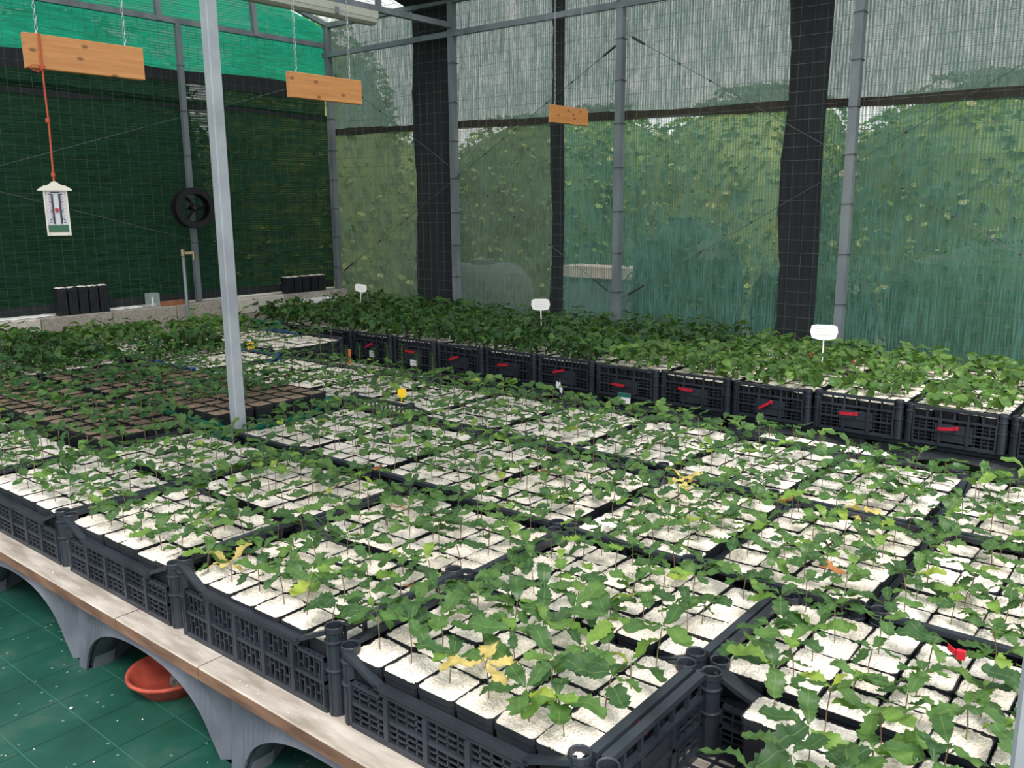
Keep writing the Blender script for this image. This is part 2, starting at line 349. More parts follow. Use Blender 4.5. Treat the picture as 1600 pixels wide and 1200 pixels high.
for (a, b, wv) in [(-4.0, -3.555, .012), (-2.60, -2.49, .01), (-0.86, -0.615, .014)]:
    V = []; F = []
    for j in range(41):
        z = 0.0 + 2.56 * j / 40
        V += [(a + wv * math.sin(z * 5 + a) * (1 if j % 5 else 1.8), NY + 0.03, z), (b + wv * .5 * math.sin(z * 4 + b), NY + 0.03, z)]
        V += [(V[-2][0], NY + 0.036, z), (V[-1][0], NY + 0.036, z)]
    for j in range(40):
        k = 4 * j; F += [(k, k + 1, k + 5, k + 4), (k + 2, k + 6, k + 7, k + 3), (k, k + 4, k + 6, k + 2), (k + 1, k + 3, k + 7, k + 5)]
    mb = MB(); mb.add(np.array(V) - np.array([0, .055, 0]), F); s_ = link('black_strip', mb.mesh('black_strip', ['black_cloth']), wb); s_['label'] = 'black fabric strip hung over the net'
def square_post(x, y, z0, z1, s=0.045):
    mb = MB(); mb.box((x - s / 2, y - s / 2, z0), (x + s / 2, y + s / 2, z1)); return mb
WPX = [-4.98, -3.51, -1.99, -0.44, 1.08, 2.6]
for x in WPX:
    link('post', square_post(x, YW - 0.033, FZ, 2.56, 0.05).mesh('post', ['galvanised']), wb)
mb = MB()
mb.box((-5.03, YW - 0.06, 2.285), (3.2, YW - 0.03, 2.325)); link('purlin', mb.mesh('purlin', ['galvanised']), wb)
mb = MB(); mb.box((-5.03, YW - 0.05, 2.53), (3.2, YW + 0.0, 2.57)); link('eave_beam', mb.mesh('eave_beam', ['galvanised']), wb)
# welded wire mesh in front of the net
mb = MB(); rr = 0.0011
x = -5.0
while x < 3.2: mb.bar((x, YW + 0.004 + 0.003 * math.sin(x * 31), 0.0), (x + 0.004 * math.sin(x * 50), YW + 0.004, 2.53), rr, 3); x += 0.078
z = 0.03
while z < 2.55: mb.bar((-5.03, YW + 0.001, z), (3.2, YW + 0.001, z - 0.01), rr, 3); z += 0.078
o = link('wire_mesh', mb.mesh('wire_mesh', ['wire']), wb); o['kind'] = 'stuff'
# cable ties round the posts
for x in WPX[:4]:
    for k in range(7):
        z = 0.45 + k * 0.27 + 0.03 * math.sin(k * 7 + x)
        mb = MB(); a = 0.029
        mb.path([(x - a, YW - 0.033 - a, z), (x + a, YW - 0.033 - a, z + 0.004), (x + a, YW, z), (x - a, YW, z), (x - a, YW - 0.033 - a, z)], 0.002, 4)
        mb.bar((x + a, YW - 0.063, z), (x + a + 0.02, YW - 0.073, z - 0.012), 0.0014, 3)
        link('cable_tie', mb.mesh('cable_tie', ['dark_wire']), wb)
# crossed bracing cables
def brace(p, q, parent):
    p = np.array(p); q = np.array(q); d = (q - p) / np.linalg.norm(q - p)
    mb = MB(); mb.bar(p, q, 0.0022, 5); 
    c = link('brace_cable', mb.mesh('brace_cable', ['wire']), parent)
    t = MB(); t.bar(p + d * 0.05, p + d * 0.16, 0.008, 6); t.bar(q - d * 0.06, q - d * 0.2, 0.007, 6)
    L = np.linalg.norm(q - p); k = 0.45
    while k < L - 0.4:
        t.bar(p + d * k, p + d * (k + 0.012), 0.007, 5); k += 0.33 + 0.1 * math.sin(k * 9)
    link('turnbuckle', t.mesh('turnbuckle', ['dark_wire']), c)
Yb = YW - 0.028
brace((-1.99, Yb, 2.08), (-4.95, Yb, 0.42), wb); brace((-4.95, Yb, 2.16), (-2.02, Yb, 0.40), wb)
brace((-1.95, Yb, 2.12), (1.05, Yb, 0.42), wb); brace((1.05, Yb, 2.08), (-1.95, Yb, 0.38), wb)

# end wall
we = link('wall_end', None); we['kind'] = 'structure'; we['label'] = 'dark green net end wall above a concrete block kerb'
NX = XE - 0.02
roofz = lambda y: 2.56 + 0.262 * (4.22 - y) if y > 1.6 else 2.56 + 0.262 * 2.62 - 0.262 * (1.6 - y)
sA = lambda y: 1.985 + 0.13 * (y - 1.5) / 2.7 + 0.0 * y      # hem of the bright gable cloth
link('shade_net', grid_sheet('y', NX, -2.6, YW, K(0.35), lambda y: 1.86 - 0.05 * (y - 1.5) / 2.7, 40, 14, 0.01, 41).mesh('shade_net', ['net_dark'], True), we)
link('shade_net', grid_sheet('y', NX - 0.02, -2.6, YW, lambda y: 1.80, lambda y: 2.03 - 0.00 * y, 40, 3, 0.012, 42).mesh('shade_net', ['net_dark'], True), we)
o = link('net_hem', grid_sheet('y', NX + 0.012, -2.6, YW, lambda y: 1.945 + .0 * y + 0.012 * math.sin(y * 3), lambda y: 2.055 + 0.012 * math.sin(y * 4), 60, 1, 0.003, 43).mesh('net_hem', ['black_cloth']), we)
o = link('net_hem', grid_sheet('y', NX + 0.012, -2.6, YW, lambda y: 1.775 + 0.01 * math.sin(y * 6), lambda y: 1.80 + 0.012 * math.sin(y * 4 + 1), 60, 1, 0.003, 44).mesh('net_hem', ['black_cloth']), we)
link('gable_net', grid_sheet('y', NX - 0.01, -2.6, YW + 0.01, lambda y: 2.04, lambda y: roofz(y) - 0.01, 54, 8, 0.01, 45).mesh('gable_net', ['net_teal'], True), we)
mb = MB(); mb.box((NX + 0.004, -2.6, 0.30), (NX + 0.010, YW - 0.02, 0.36)); link('net_hem', mb.mesh('net_hem', ['black_cloth']), we)
# pale light gap under the net is imitated by white strips on the kerb
mb = MB(); rr = 0.0009
y = -2.6
while y < YW: mb.bar((XE + 0.012, y, 0.30), (XE + 0.012, y + 0.003, 2.4), rr, 3); y += 0.078
z = 0.34
while z < 2.4: mb.bar((XE + 0.016, -2.6, z), (XE + 0.016, YW, z), rr, 3); z += 0.078
o = link('wire_mesh', mb.mesh('wire_mesh', ['wire_green']), we); o['kind'] = 'stuff'
mb = MB(); mb.box((XE + 0.02, -2.6, 2.365), (XE + 0.06, YW - 0.06, 2.405)); link('tie_beam', mb.mesh('tie_beam', ['galvanised']), we)
for (y, dz) in ((2.62, 0), (3.45, 0)):
    mb = MB(); mb.bar((XE + 0.05, y, 2.37), (XE + 0.05, y - 0.02, roofz(y) - 0.02), 0.028, 4); link('web_strut', mb.mesh('web_strut', ['galvanised']), we)
mb = MB(); mb.box((XE + 0.03, 2.745, 0.29), (XE + 0.065, 2.785, 2.37)); link('mullion', mb.mesh('mullion', ['galvanised']), we)
for k in range(5):
    z = 0.75 + k * 0.33; mb = MB(); mb.path([(XE + .02, 2.74, z), (XE + .07, 2.74, z), (XE + .07, 2.79, z), (XE + .02, 2.79, z)], 0.002, 4); link('cable_tie', mb.mesh('cable_tie', ['dark_wire']), we)
brace((XE + 0.03, 4.10, 2.10), (XE + 0.03, 0.5, 1.02), we); brace((XE + 0.03, 0.2, 1.45), (XE + 0.03, 3.6, 0.55), we)
# kerb: courses of blocks
courses = [(0.165, 0.285, 0.12), (0.035, 0.160, 0.37), (-0.095, 0.030, 0.12), (-0.24, -0.10, 0.37)]
blk = None
for ci, (z0, z1, off) in enumerate(courses):
    y = -2.6 + off - 0.5; k = 0
    while y < YW - 0.02:
        a = max(y, -2.6); b = min(y + 0.50 - 0.006, YW)
        if b - a > 0.05:
            j = 0.004 * math.sin(k * 5 + ci)
            mb = MB(); e = 0.004
            x0, x1 = XE - 0.12, XE + 0.14 + j
            V = [(x0, a, z0), (x1, a, z0), (x1, b, z0), (x0, b, z0), (x0, a, z1), (x1 - e, a + e, z1), (x1 - e, b - e, z1), (x0, b, z1), (x1, a, z1 - e), (x1, b, z1 - e)]
            F = [(0, 3, 2, 1), (4, 5, 6, 7), (0, 1, 8, 5, 4), (1, 2, 9, 8), (8, 9, 6, 5), (2, 3, 7, 6, 9), (3, 0, 4, 7)]
            mb.add(V, F)
            if b > 0.5 or z1 > 0.2: link('concrete_block', mb.mesh('concrete_block', ['concrete_pale' if (k + ci) % 4 == 0 and ci == 0 else 'concrete']), we)
        y += 0.50; k += 1

# roof: pitched, net over wire mesh, trusses every 1.5 m
rf = link('ceiling', None); rf['kind'] = 'structure'; rf['label'] = 'pitched net roof on steel trusses'
def roof_panel(x0, x1, y0, y1, mt, nm, dz=0.0):
    V = []; F = []; nx, ny = 16, 10
    for j in range(ny + 1):
        for i in range(nx + 1):
            x = x0 + (x1 - x0) * i / nx; y = y0 + (y1 - y0) * j / ny
            V.append((x, y, roofz(y) + 0.02 + dz + 0.01 * math.sin(x * 4 + y * 3)))
    for j in range(ny):
        for i in range(nx):
            k = j * (nx + 1) + i; F.append((k, k + 1, k + nx + 2, k + nx + 1))
    mb = MB(); mb.add(V, F); link(nm, mb.mesh(nm, [mt], True), rf)
RX1 = 1.3
roof_panel(XE, RX1, 1.6, 4.25, 'net_roof', 'roof_net'); roof_panel(XE, RX1, -1.0, 1.6, 'net_roof', 'roof_net')
roof_panel(-4.0, -3.3, 1.6, 4.22, 'black_cloth', 'roof_shade_strip', -0.035)
mb = MB()
x = XE
while x < RX1: mb.bar((x, 4.22, 2.56), (x, 1.6, roofz(1.6)), 0.0014, 3); x += 0.1
y = 4.2
while y > 1.6: mb.bar((XE, y, roofz(y)), (RX1, y, roofz(y)), 0.0014, 3); y -= 0.1
o = link('roof_wire', mb.mesh('roof_wire', ['wire']), rf); o['kind'] = 'stuff'
for x in (-4.98, -3.51, -1.99, -0.44, 1.08):
    mb = MB(); mb.bar((x, 4.18, 2.55), (x, 1.6, roofz(1.6) - 0.02), 0.026, 4); mb.bar((x, 1.6, roofz(1.6) - 0.02), (x, -1.0, roofz(-1.0) - 0.02), 0.026, 4)
    rafter = link('rafter', mb.mesh('rafter', ['galvanised']), rf)
    if x > -4.9:
        mb = MB(); mb.box((x - 0.02, -1.0, 2.345), (x + 0.02, YW - 0.06, 2.385)); link('tie_beam', mb.mesh('tie_beam', ['galvanised']), rf)
        for y in (3.42, 2.6, 1.6):
            mb = MB(); mb.bar((x, y, 2.38), (x, y, roofz(y) - 0.03), 0.024, 4); link('web_strut', mb.mesh('web_strut', ['galvanised']), rf)
for y in (1.6,):
    mb = MB(); mb.box((XE, y - .02, roofz(y) - .06), (RX1, y + .02, roofz(y) - .02)); link('ridge_beam', mb.mesh('ridge_beam', ['galvanised']), rf)
mb = MB(); mb.box((-1.70, -1.0, 2.40), (-1.66, 4.14, 2.44)); link('hanging_rail', mb.mesh('hanging_rail', ['galvanised']), rf)

# free standing posts
def steel_post(x, y, s, label, z1, rz, mat='steel_light'):
    t = thing('steel_post', label, 'post', (x, y, FZ))
    a = s / 2; e = 0.004; H = z1 - FZ
    mb = MB(); P = [(-a + e, -a), (a - e, -a), (a, -a + e), (a, a - e), (a - e, a), (-a + e, a), (-a, a - e), (-a, -a + e)]
    V = [(px, py, z) for z in (0, H) for px, py in P]; F = [(i, (i + 1) % 8, 8 + (i + 1) % 8, 8 + i) for i in range(8)] + [tuple(range(8, 16))]
    mb.add(V, F); link('tube', mb.mesh('tube', [mat]), t)
    mb = MB(); mb.box((-0.04, -0.04, 0), (0.04, 0.04, 0.006))
    for sx in (-1, 1):
        for sy in (-1, 1): mb.bar((sx * .032, sy * .032, .004), (sx * .032, sy * .032, .016), 0.005, 6)
    link('base_plate', mb.mesh('base_plate', [mat]), t); t.rotation_euler = (0, 0, rz); return t
steel_post(-1.679, 0.900, 0.046, 'tall square galvanised post rising between the crates, left of centre', 2.42, 0.0)
steel_post(1.207, -0.148, 0.05, 'pale square post at the right edge of the picture, nearest the camera', 2.6, 0.0)

# ------------------------------------------------------------------ benches
def arch_table(x0, x1, y0, y1, label, grp, gm='grey_plastic'):
    """moulded plastic trestle: groin vault on four corner legs with arched aprons"""
    W = x1 - x0; D = y1 - y0; H = 0.204
    def rnd(x):      # rounded outer corner of the legs
        q = W - x; return 0.075 * (1 - math.sqrt(max(0, 1 - ((0.075 - q) / 0.075) ** 2))) if q < 0.075 else 0.0
    t = thing('arched_bench_support', label, 'bench support', (x0, y0, FZ), 0, grp)
    n = 18
    def f(s, half):      # clear opening
        a = half - 0.05
        return (H - 0.03) * math.sqrt(max(0, 1 - (abs(s) / a) ** 2.4)) if abs(s) < a else 0
    V = []; F = []
    for j in range(n + 1):
        for i in range(n + 1):
            x = W * i / n; y = D * j / n
            V.append((x, y, max(f(x - W / 2, W / 2), f(y - D / 2, D / 2))))
    for j in range(n):
        for i in range(n):
            k = j * (n + 1) + i; F.append((k, k + 1, k + n + 2, k + n + 1))
    mb = MB(); mb.add(V, F); link('vault', mb.mesh('vault', [gm], True), t)
    for side in range(2):
        yy = 0.0 if side == 0 else D
        mb = MB(); V = []; F = []
        ns = 36
        for i in range(ns + 1):
            x = W * i / ns; z = f(x - W / 2, W / 2)
            # legs splay a little outwards at the foot, lip stands proud
            sg = 1 if side == 0 else -1; bow = -0.010 * sg; y0_ = yy; yo_ = yy + sg * rnd(x)
            V += [(x, yo_ + bow * (1 - z / H), z), (x, yo_, H), (x, yo_ + 0.006 * sg, H), (x, yo_ + bow * 1.5, z)]
        for i in range(ns):
            k = 4 * i
            F += [(k, k + 4, k + 5, k + 1), (k + 1, k + 5, k + 6, k + 2), (k + 3, k, k + 4, k + 7), (k + 2, k + 6, k + 7, k + 3)]
        mb.add(V, F); link('apron', mb.mesh('apron', [gm]), t)
    for i in (0, 1):
        for j in (0, 1):
            mb = MB(); cx = 0.0 if i == 0 else W; cy_ = 0.0 if j == 0 else D
            sx = 1 if i == 0 else -1; sy = 1 if j == 0 else -1
            yf = .078 if i else .004
            V = [(cx, cy_ + sy * yf, 0), (cx + sx * .050, cy_ + sy * .004, 0), (cx + sx * .050, cy_ + sy * .06, 0), (cx, cy_ + sy * .15, 0),
                 (cx, cy_ + sy * yf, H), (cx + sx * .10, cy_ + sy * .004, H), (cx + sx * .10, cy_ + sy * .07, H), (cx, cy_ + sy * .15, H)]
            F = [(0, 1, 5, 4), (1, 2, 6, 5), (2, 3, 7, 6), (3, 0, 4, 7), (4, 5, 6, 7)]
            mb.add(V, F); link('leg', mb.mesh('leg', [gm]), t)
    return t
ax = [-4.065, -3.32, -2.575, -1.83, -1.085, -0.34, 0.405, 1.15]
for i, x in enumerate(ax[:-1]):
    arch_table(x, x + 0.728, -0.03, 0.66, 'grey moulded arched support under the front plank, %s from the left' % ORD[i + 1], 'arched supports at the aisle edge')
for i in range(9):
    x = -4.9 + i * 0.72
    arch_table(x + 0.02, x + 0.70, 2.98, 3.6, 'moulded arched support under the back bench, black standing for shade, %s from the left' % ORD[i + 1], 'arched supports under the back bench', 'black_plastic')  # black instead of grey plastic puts the under-bench shade into the colour
def plank(parent, x0, x1, y0, y1, z0=-0.035, z1=0.0, ma='plank_top', mb_='plank_edge'):
    mb = MB(); e = 0.003
    V = [(x0, y0 + e, z0), (x1, y0 + e, z0), (x1, y1, z0), (x0, y1, z0), (x0, y0 + e, z1), (x1, y0 + e, z1), (x1, y1, z1), (x0, y1, z1), (x0, y0, z0 + e), (x1, y0, z0 + e), (x1, y0, z1 - e), (x0, y0, z1 - e)]
    mb.add(V, [(0, 3, 2, 1), (2, 3, 7, 6), (3, 0, 8, 11, 4, 7), (1, 2, 6, 5, 10, 9)], 1); mb.add(V, [(4, 5, 6, 7), (11, 10, 5, 4)], 0); mb.add(V, [(8, 9, 10, 11), (0, 1, 9, 8)], 1)
    return link('plank', mb.mesh('plank', [ma, mb_]), parent)
bA = thing('plank_bench', 'low bench top of worn planks beside the aisle, brown front edge', 'bench', (0, 0, 0))
for (a, b) in ((-4.3, -2.805), (-2.80, -0.802), (-0.798, -0.42), (-0.417, 1.9)): plank(bA, a, b, -0.062, 0.14)
yy = 0.145
while yy < 2.15: plank(bA, -4.88, 1.9, yy, yy + 0.195); yy += 0.20
yy = 2.15
while yy < 2.7: plank(bA, -4.88, -2.6, yy, yy + 0.195); yy += 0.20
bB = thing('plank_bench', 'low back bench of planks along the long net wall', 'bench', (0, 0, 0))
yy = 2.965
while yy < 3.95: plank(bB, -4.75, 1.9, yy, yy + 0.195, -0.030, -0.002, 'black_plastic', 'black_plastic'); yy += 0.20  # planks coloured black as well, for the shade below the crates
for i in range(8):
    x = -4.8 + 0.8 * i
    mb = MB(); mb.box((x, 1.2, FZ), (x + 0.1, 1.35, -0.03)); mb.box((x, 1.7, FZ), (x + .1, 1.85, -0.03)); link('bearer', mb.mesh('bearer', ['concrete']), bA)
    mb = MB(); mb.box((x, 3.7, FZ), (x + 0.1, 3.85, -0.035)); link('bearer', mb.mesh('bearer', ['concrete']), bB)

# ------------------------------------------------------------------ crates
CACHE = {}
def wall_panel(L, H, kind, style):
    """lattice side in the plane y=0 (thickness inwards +y), running x 0..L; kinds: 'long' (rim dips between the corners) or 'end' (full height with windows)"""
    mb = MB(); c = 0.036
    def bx(x0, x1, z0, z1, t0=0.0, t1=0.010): mb.box((x0, t0, z0), (x1, t1, z1))
    zl = H * 0.74 if kind == 'long' else H
    bx(c, L - c, 0.0, 0.014, 0.0, 0.012)
    if kind == 'long':
        d = 0.085
        bx(c + d - .01, L - c - d + .01, zl - 0.010, zl, -0.004, 0.014)          # lowered rim
        bx(c + d, L - c - d, zl - 0.022, zl - 0.010, 0.0, 0.006)
        for s in (0, 1):                                                          # sloping struts to the corners
            xa = c - 0.012 if s == 0 else L - c + 0.012; xb = c + d if s == 0 else L - c - d
            V = []
            for (px, pz) in ((xa, H - 0.004), (xb, zl)):
                V += [(px, -0.004, pz - 0.010), (px, 0.014, pz - 0.010), (px, 0.014, pz), (px, -0.004, pz)]
            mb.add(V, [(0, 1, 5, 4), (1, 2, 6, 5), (2, 3, 7, 6), (3, 0, 4, 7), (0, 3, 2, 1), (4, 5, 6, 7)])
            x0, x1 = (c, c + d) if s == 0 else (L - c - d, L - c)
            bx(x0, x1, zl - 0.030, zl - 0.022, 0.0, 0.010)
        top = zl - 0.022
    else:
        bx(c, L - c, H - 0.012, H, -0.004, 0.014)
        zw = H * 0.72
        bx(c, L - c, zw - 0.008, zw, -0.002, 0.012)
        nb = 6
        for i in range(nb + 1):
            x = c + (L - 2 * c) * i / nb; bx(max(c, x - 0.004), min(L - c, x + 0.004), zw, H - 0.012, 0.001, 0.008)
        if style == 'tall':
            for i in range(nb):
                x = c + (L - 2 * c) * (i + 0.5) / nb; bx(x - 0.002, x + 0.002, zw, H - 0.012, 0.002, 0.006)
        top = zw - 0.008
    zm = 0.014 + (top - 0.014) * 0.5
    bx(c, L - c, zm - 0.004, zm + 0.004, -0.002, 0.010)
    nr = max(3, int(round((L - 2 * c) / 0.105))); step = (L - 2 * c) / nr
    pan = (nr // 2,) if (kind == 'end' or style == 'panel') else ()
    for i in range(nr + 1):
        x = c + step * i; bx(max(c, x - 0.006), min(L - c, x + 0.006), 0.014, top, -0.004, 0.010)
    for i in range(nr):
        xa = c + step * i; 
        if kind == 'end' and nr >= 3 and (i == 1 if nr == 3 else i in (1, 2)):
            bx(xa - (0.02 if i == 1 else 0), xa + step + 0.02, 0.022, top - 0.014, 0.001, 0.006); 
            continue
        nv = 3 if style != 'slots' else 5
        for k in range(1, nv + 1):
            x = xa + step * k / (nv + 1); bx(x - 0.0016, x + 0.0016, 0.014, top, 0.001, 0.006)
        if style == 'slots':
            for k in range(nv + 1):
                x = xa + step * k / (nv + 1)
                for zz in (0.035, 0.075, 0.105):
                    z = zz + (0.012 if k % 2 else 0)
                    if z < top - .01: bx(x, x + step / (nv + 1), z, z + 0.003, 0.002, 0.005)
        else:
            for half in (0, 1):
                z0 = 0.014 if half == 0 else zm + .004; z1 = zm - .004 if half == 0 else top
                for k in (1, 2):
                    z = z0 + (z1 - z0) * k / 3; bx(xa, xa + step, z - 0.0014, z + 0.0014, 0.001, 0.005)
    return mb
def crate_meshes(H, style, mat):
    key = (H, style, mat)
    if key in CACHE: return CACHE[key]
    L, W = 0.598, 0.398
    lw = wall_panel(L, H, 'long', style).mesh('side_wall', [mat]); ew = wall_panel(W, H, 'end', style).mesh('end_wall', [mat])
    mb = MB(); r = 0.020
    mb.lathe([(r - .004, H - 0.05), (r - .004, H), (r - .001, H + .002), (r, H), (r, H - 0.012), (r - 0.002, H - .014), (r - 0.002, 0.0)], 14)
    mb.box((-0.019, -0.004, 0), (0.016, 0.0, H - .02)); mb.box((-0.0, -0.019, 0), (0.004, 0.016, H - .02))
    for z in (H - 0.035, H * 0.5): mb.lathe([(r - .002, z), (r + .0015, z + .002), (r + .0015, z + .005), (r - .002, z + .007)], 14)
    mb.lathe([(0.0, H - .05), (r - .004, H - .05)], 14)
    cp = mb.mesh('corner_post', [mat])
    mb = MB(); n = 15
    for i in range(n + 1): x = 0.01 + (L - .02) * i / n; mb.box((x - .0022, .01, 0.001), (x + .0022, W - .01, 0.006))
    n = 10
    for i in range(n + 1): y = 0.01 + (W - .02) * i / n; mb.box((.01, y - .0022, 0.0), (L - .01, y + .0022, 0.005))
    mb.box((0.01, 0.01, 0), (L - .01, .03, .008)); mb.box((0.01, W - .03, 0), (L - .01, W - .01, .008)); mb.box((L / 2 - .012, .02, 0), (L / 2 + .012, W - .02, .008))
    bs = mb.mesh('crate_base', [mat])
    CACHE[key] = (lw, ew, cp, bs); return CACHE[key]
L_, W_ = 0.598, 0.398
def crate(x0, y0, rot, H, style, mat, label, grp, z=0.0, jit=0.0):
    """x0,y0: lower-left corner of its footprint; rot False -> long side along x, True -> long side along y"""
    lw, ew, cp, bs = crate_meshes(H, style, mat)
    t = thing('plastic_crate', label, 'crate', (x0, y0, z), 0, grp)
    if rot: t.location = (x0 + W_, y0, z); t.rotation_euler = (0, 0, PI / 2)
    if jit: t.rotation_euler.z += jit
    link('side_wall', lw, t, (0, 0.003, 0)); link('side_wall', lw, t, (L_, W_ - 0.003, 0), PI)
    link('end_wall', ew, t, (0.003, W_, 0), -PI / 2); link('end_wall', ew, t, (L_ - 0.003, 0, 0), PI / 2)
    r = 0.0215
    for (x, y, a) in ((r, r, 0), (L_ - r, r, PI / 2), (L_ - r, W_ - r, PI), (r, W_ - r, -PI / 2)): link('corner_post', cp, t, (x, y, 0), a)
    link('crate_base', bs, t, (0, 0, 0.0005)); return t
def cell_positions(x0, y0, rot, pitch=0.0925):
    """24 pot centres in world xy; returns (col, row, x, y) with col along x from the left, row along y from the front"""
    nx, ny = (4, 6) if rot else (6, 4); Wx, Wy = (W_, L_) if rot else (L_, W_)
    out = []
    for j in range(ny):
        for i in range(nx):
            out.append((i, j, x0 + Wx / 2 + (i - (nx - 1) / 2) * (0.0915 if rot else 0.0935), y0 + Wy / 2 + (j - (ny - 1) / 2) * (0.0935 if rot else 0.0915)))
    return out, nx, ny

# ------------------------------------------------------------------ pots, perlite, leaves
def pot_mb(h=0.135, top=0.0455, bot=0.035, simple=False):
    mb = MB(); n = 8; c = 0.82
    def ring(a, z):
        return [(-a * c, -a, z), (a * c, -a, z), (a, -a * c, z), (a, a * c, z), (a * c, a, z), (-a * c, a, z), (-a, a * c, z), (-a, -a * c, z)]
    rings = [ring(bot, 0), ring(top - .0015, h - 0.012), ring(top, h - .012), ring(top, h), ring(top - 0.002, h), ring(top - 0.0035, h - 0.03)]
    V = [v for r in rings for v in r]; F = [tuple(range(8))[::-1]]
    for j in range(len(rings) - 1):
        for i in range(8): F.append((j * 8 + i, j * 8 + (i + 1) % 8, (j + 1) * 8 + (i + 1) % 8, (j + 1) * 8 + i))
    mb.add(V, F); return mb
def fill_mb(a, n, h, amp, seed, lvl=-0.004):
    r = np.random.default_rng(seed); V = []; F = []
    nz = r.uniform(-1, 1, (n + 1, n + 1)); big = r.uniform(-1, 1, (4, 4))
    for j in range(n + 1):
        for i in range(n + 1):
            u = i / n; v = j / n; x = (u * 2 - 1) * a; y = (v * 2 - 1) * a
            edge = min(u, v, 1 - u, 1 - v)
            # round the corners
            cx = max(0, abs(x) - a * .82); cyy = max(0, abs(y) - a * .82)
            if cx > 0 and cyy > 0 and edge == 0: x *= .95; y *= .95
            b = big[min(3, int(v * 3.999)), min(3, int(u * 3.999))]
            z = h + lvl + amp * nz[j, i] + 0.002 * b + 0.0045 * min(1, edge * 5)
            if 0 < edge: x += amp * .5 * nz[i, j]; y += amp * .5 * nz[(i * 3) % n, j]
            V.append((x, y, z))
    for j in range(n):
        for i in range(n):
            k = j * (n + 1) + i; F.append((k, k + 1, k + n + 2, k + n + 1))
    mb = MB(); mb.add(V, F); return mb
def leaf_arr(n, lobes, width, seed, kind='oak'):
    """unit-length leaf along +x, base at origin; returns V,F"""
    r = np.random.default_rng(seed); V = [(0, 0, 0)]; F = []
    ts = np.linspace(0.06, 0.97, n)
    droop = r.uniform(0.12, 0.38); fold = r.uniform(0.10, 0.30)
    for k, t in enumerate(ts):
        if kind == 'oak': wv = width * (t ** 0.9) * (1 - t) ** 0.45 * 1.75
        elif kind == 'round': wv = width * math.sqrt(max(0, 1 - (2 * t - 1.02) ** 2)) * 0.98
        else: wv = width * math.sin(PI * t ** 0.85) ** 0.9
        z = -droop * t * t + 0.06 * math.sin(t * 9 + seed)
        if lobes and n > 8:
            g = 1.0 + lobes * math.cos(k * 2 * PI / 3.1 + 0.4)
        elif lobes:
            g = 1.0 + (lobes if k % 2 == 0 else -lobes) * (1 if k > 0 else 0)
        else: g = 1
        sh = (0.03 * math.cos(k * 2 * PI / 3.1 + 0.4) if n > 8 else (0.035 if k % 2 == 0 else 0.0)) if lobes else 0
        wl = wv * g * r.uniform(.92, 1.08); wr = wv * g * r.uniform(.92, 1.08)
        V += [(t, 0, z), (t + sh, wl, z + fold * wl + 0.02 * math.sin(k * 2 + seed)), (t + sh, -wr, z + fold * wr + 0.02 * math.sin(k * 2.3))]
    V.append((1.0, 0, -droop)); e = len(V) - 1
    F += [(0, 1, 2), (0, 3, 1)]
    for k in range(n - 1):
        a = 1 + 3 * k; F += [(a, a + 3, a + 4, a + 1), (a, a + 2, a + 5, a + 3)]
    a = 1 + 3 * (n - 1); F += [(a, e, a + 1), (a, a + 2, e)]
    return np.array(V, float), F
def rotm(az, el, roll=0.0):
    ca, sa = math.cos(az), math.sin(az); ce, se = math.cos(el), math.sin(el); cr, sr = math.cos(roll), math.sin(roll)
    Rz = np.array([[ca, -sa, 0], [sa, ca, 0], [0, 0, 1]]); Ry = np.array([[ce, 0, -se], [0, 1, 0], [se, 0, ce]]); Rx = np.array([[1, 0, 0], [0, cr, -sr], [0, sr, cr]])
    return Rz @ Ry @ Rx
OAKV = [leaf_arr(17, 0.17, 0.31, s) for s in range(6)]
OAKLO = [leaf_arr(5, 0.13, 0.32, s + 10) for s in range(4)]
OVAL = [leaf_arr(6, 0.0, 0.30, s + 20, 'oval') for s in range(4)]
ROUND = [leaf_arr(6, 0.0, 0.40, s + 30, 'round') for s in range(3)]
def leafmesh(arr, mat, nm='leaf'):
    mb = MB(); mb.add(*arr); return mb.mesh(nm, [mat], True)
OAKM = [leafmesh(a, 'oak_leaf_near') for a in OAKV]
YELM = leafmesh(OAKV[2], 'yellow_leaf'); DRYM = leafmesh(OAKV[1], 'dry_leaf')
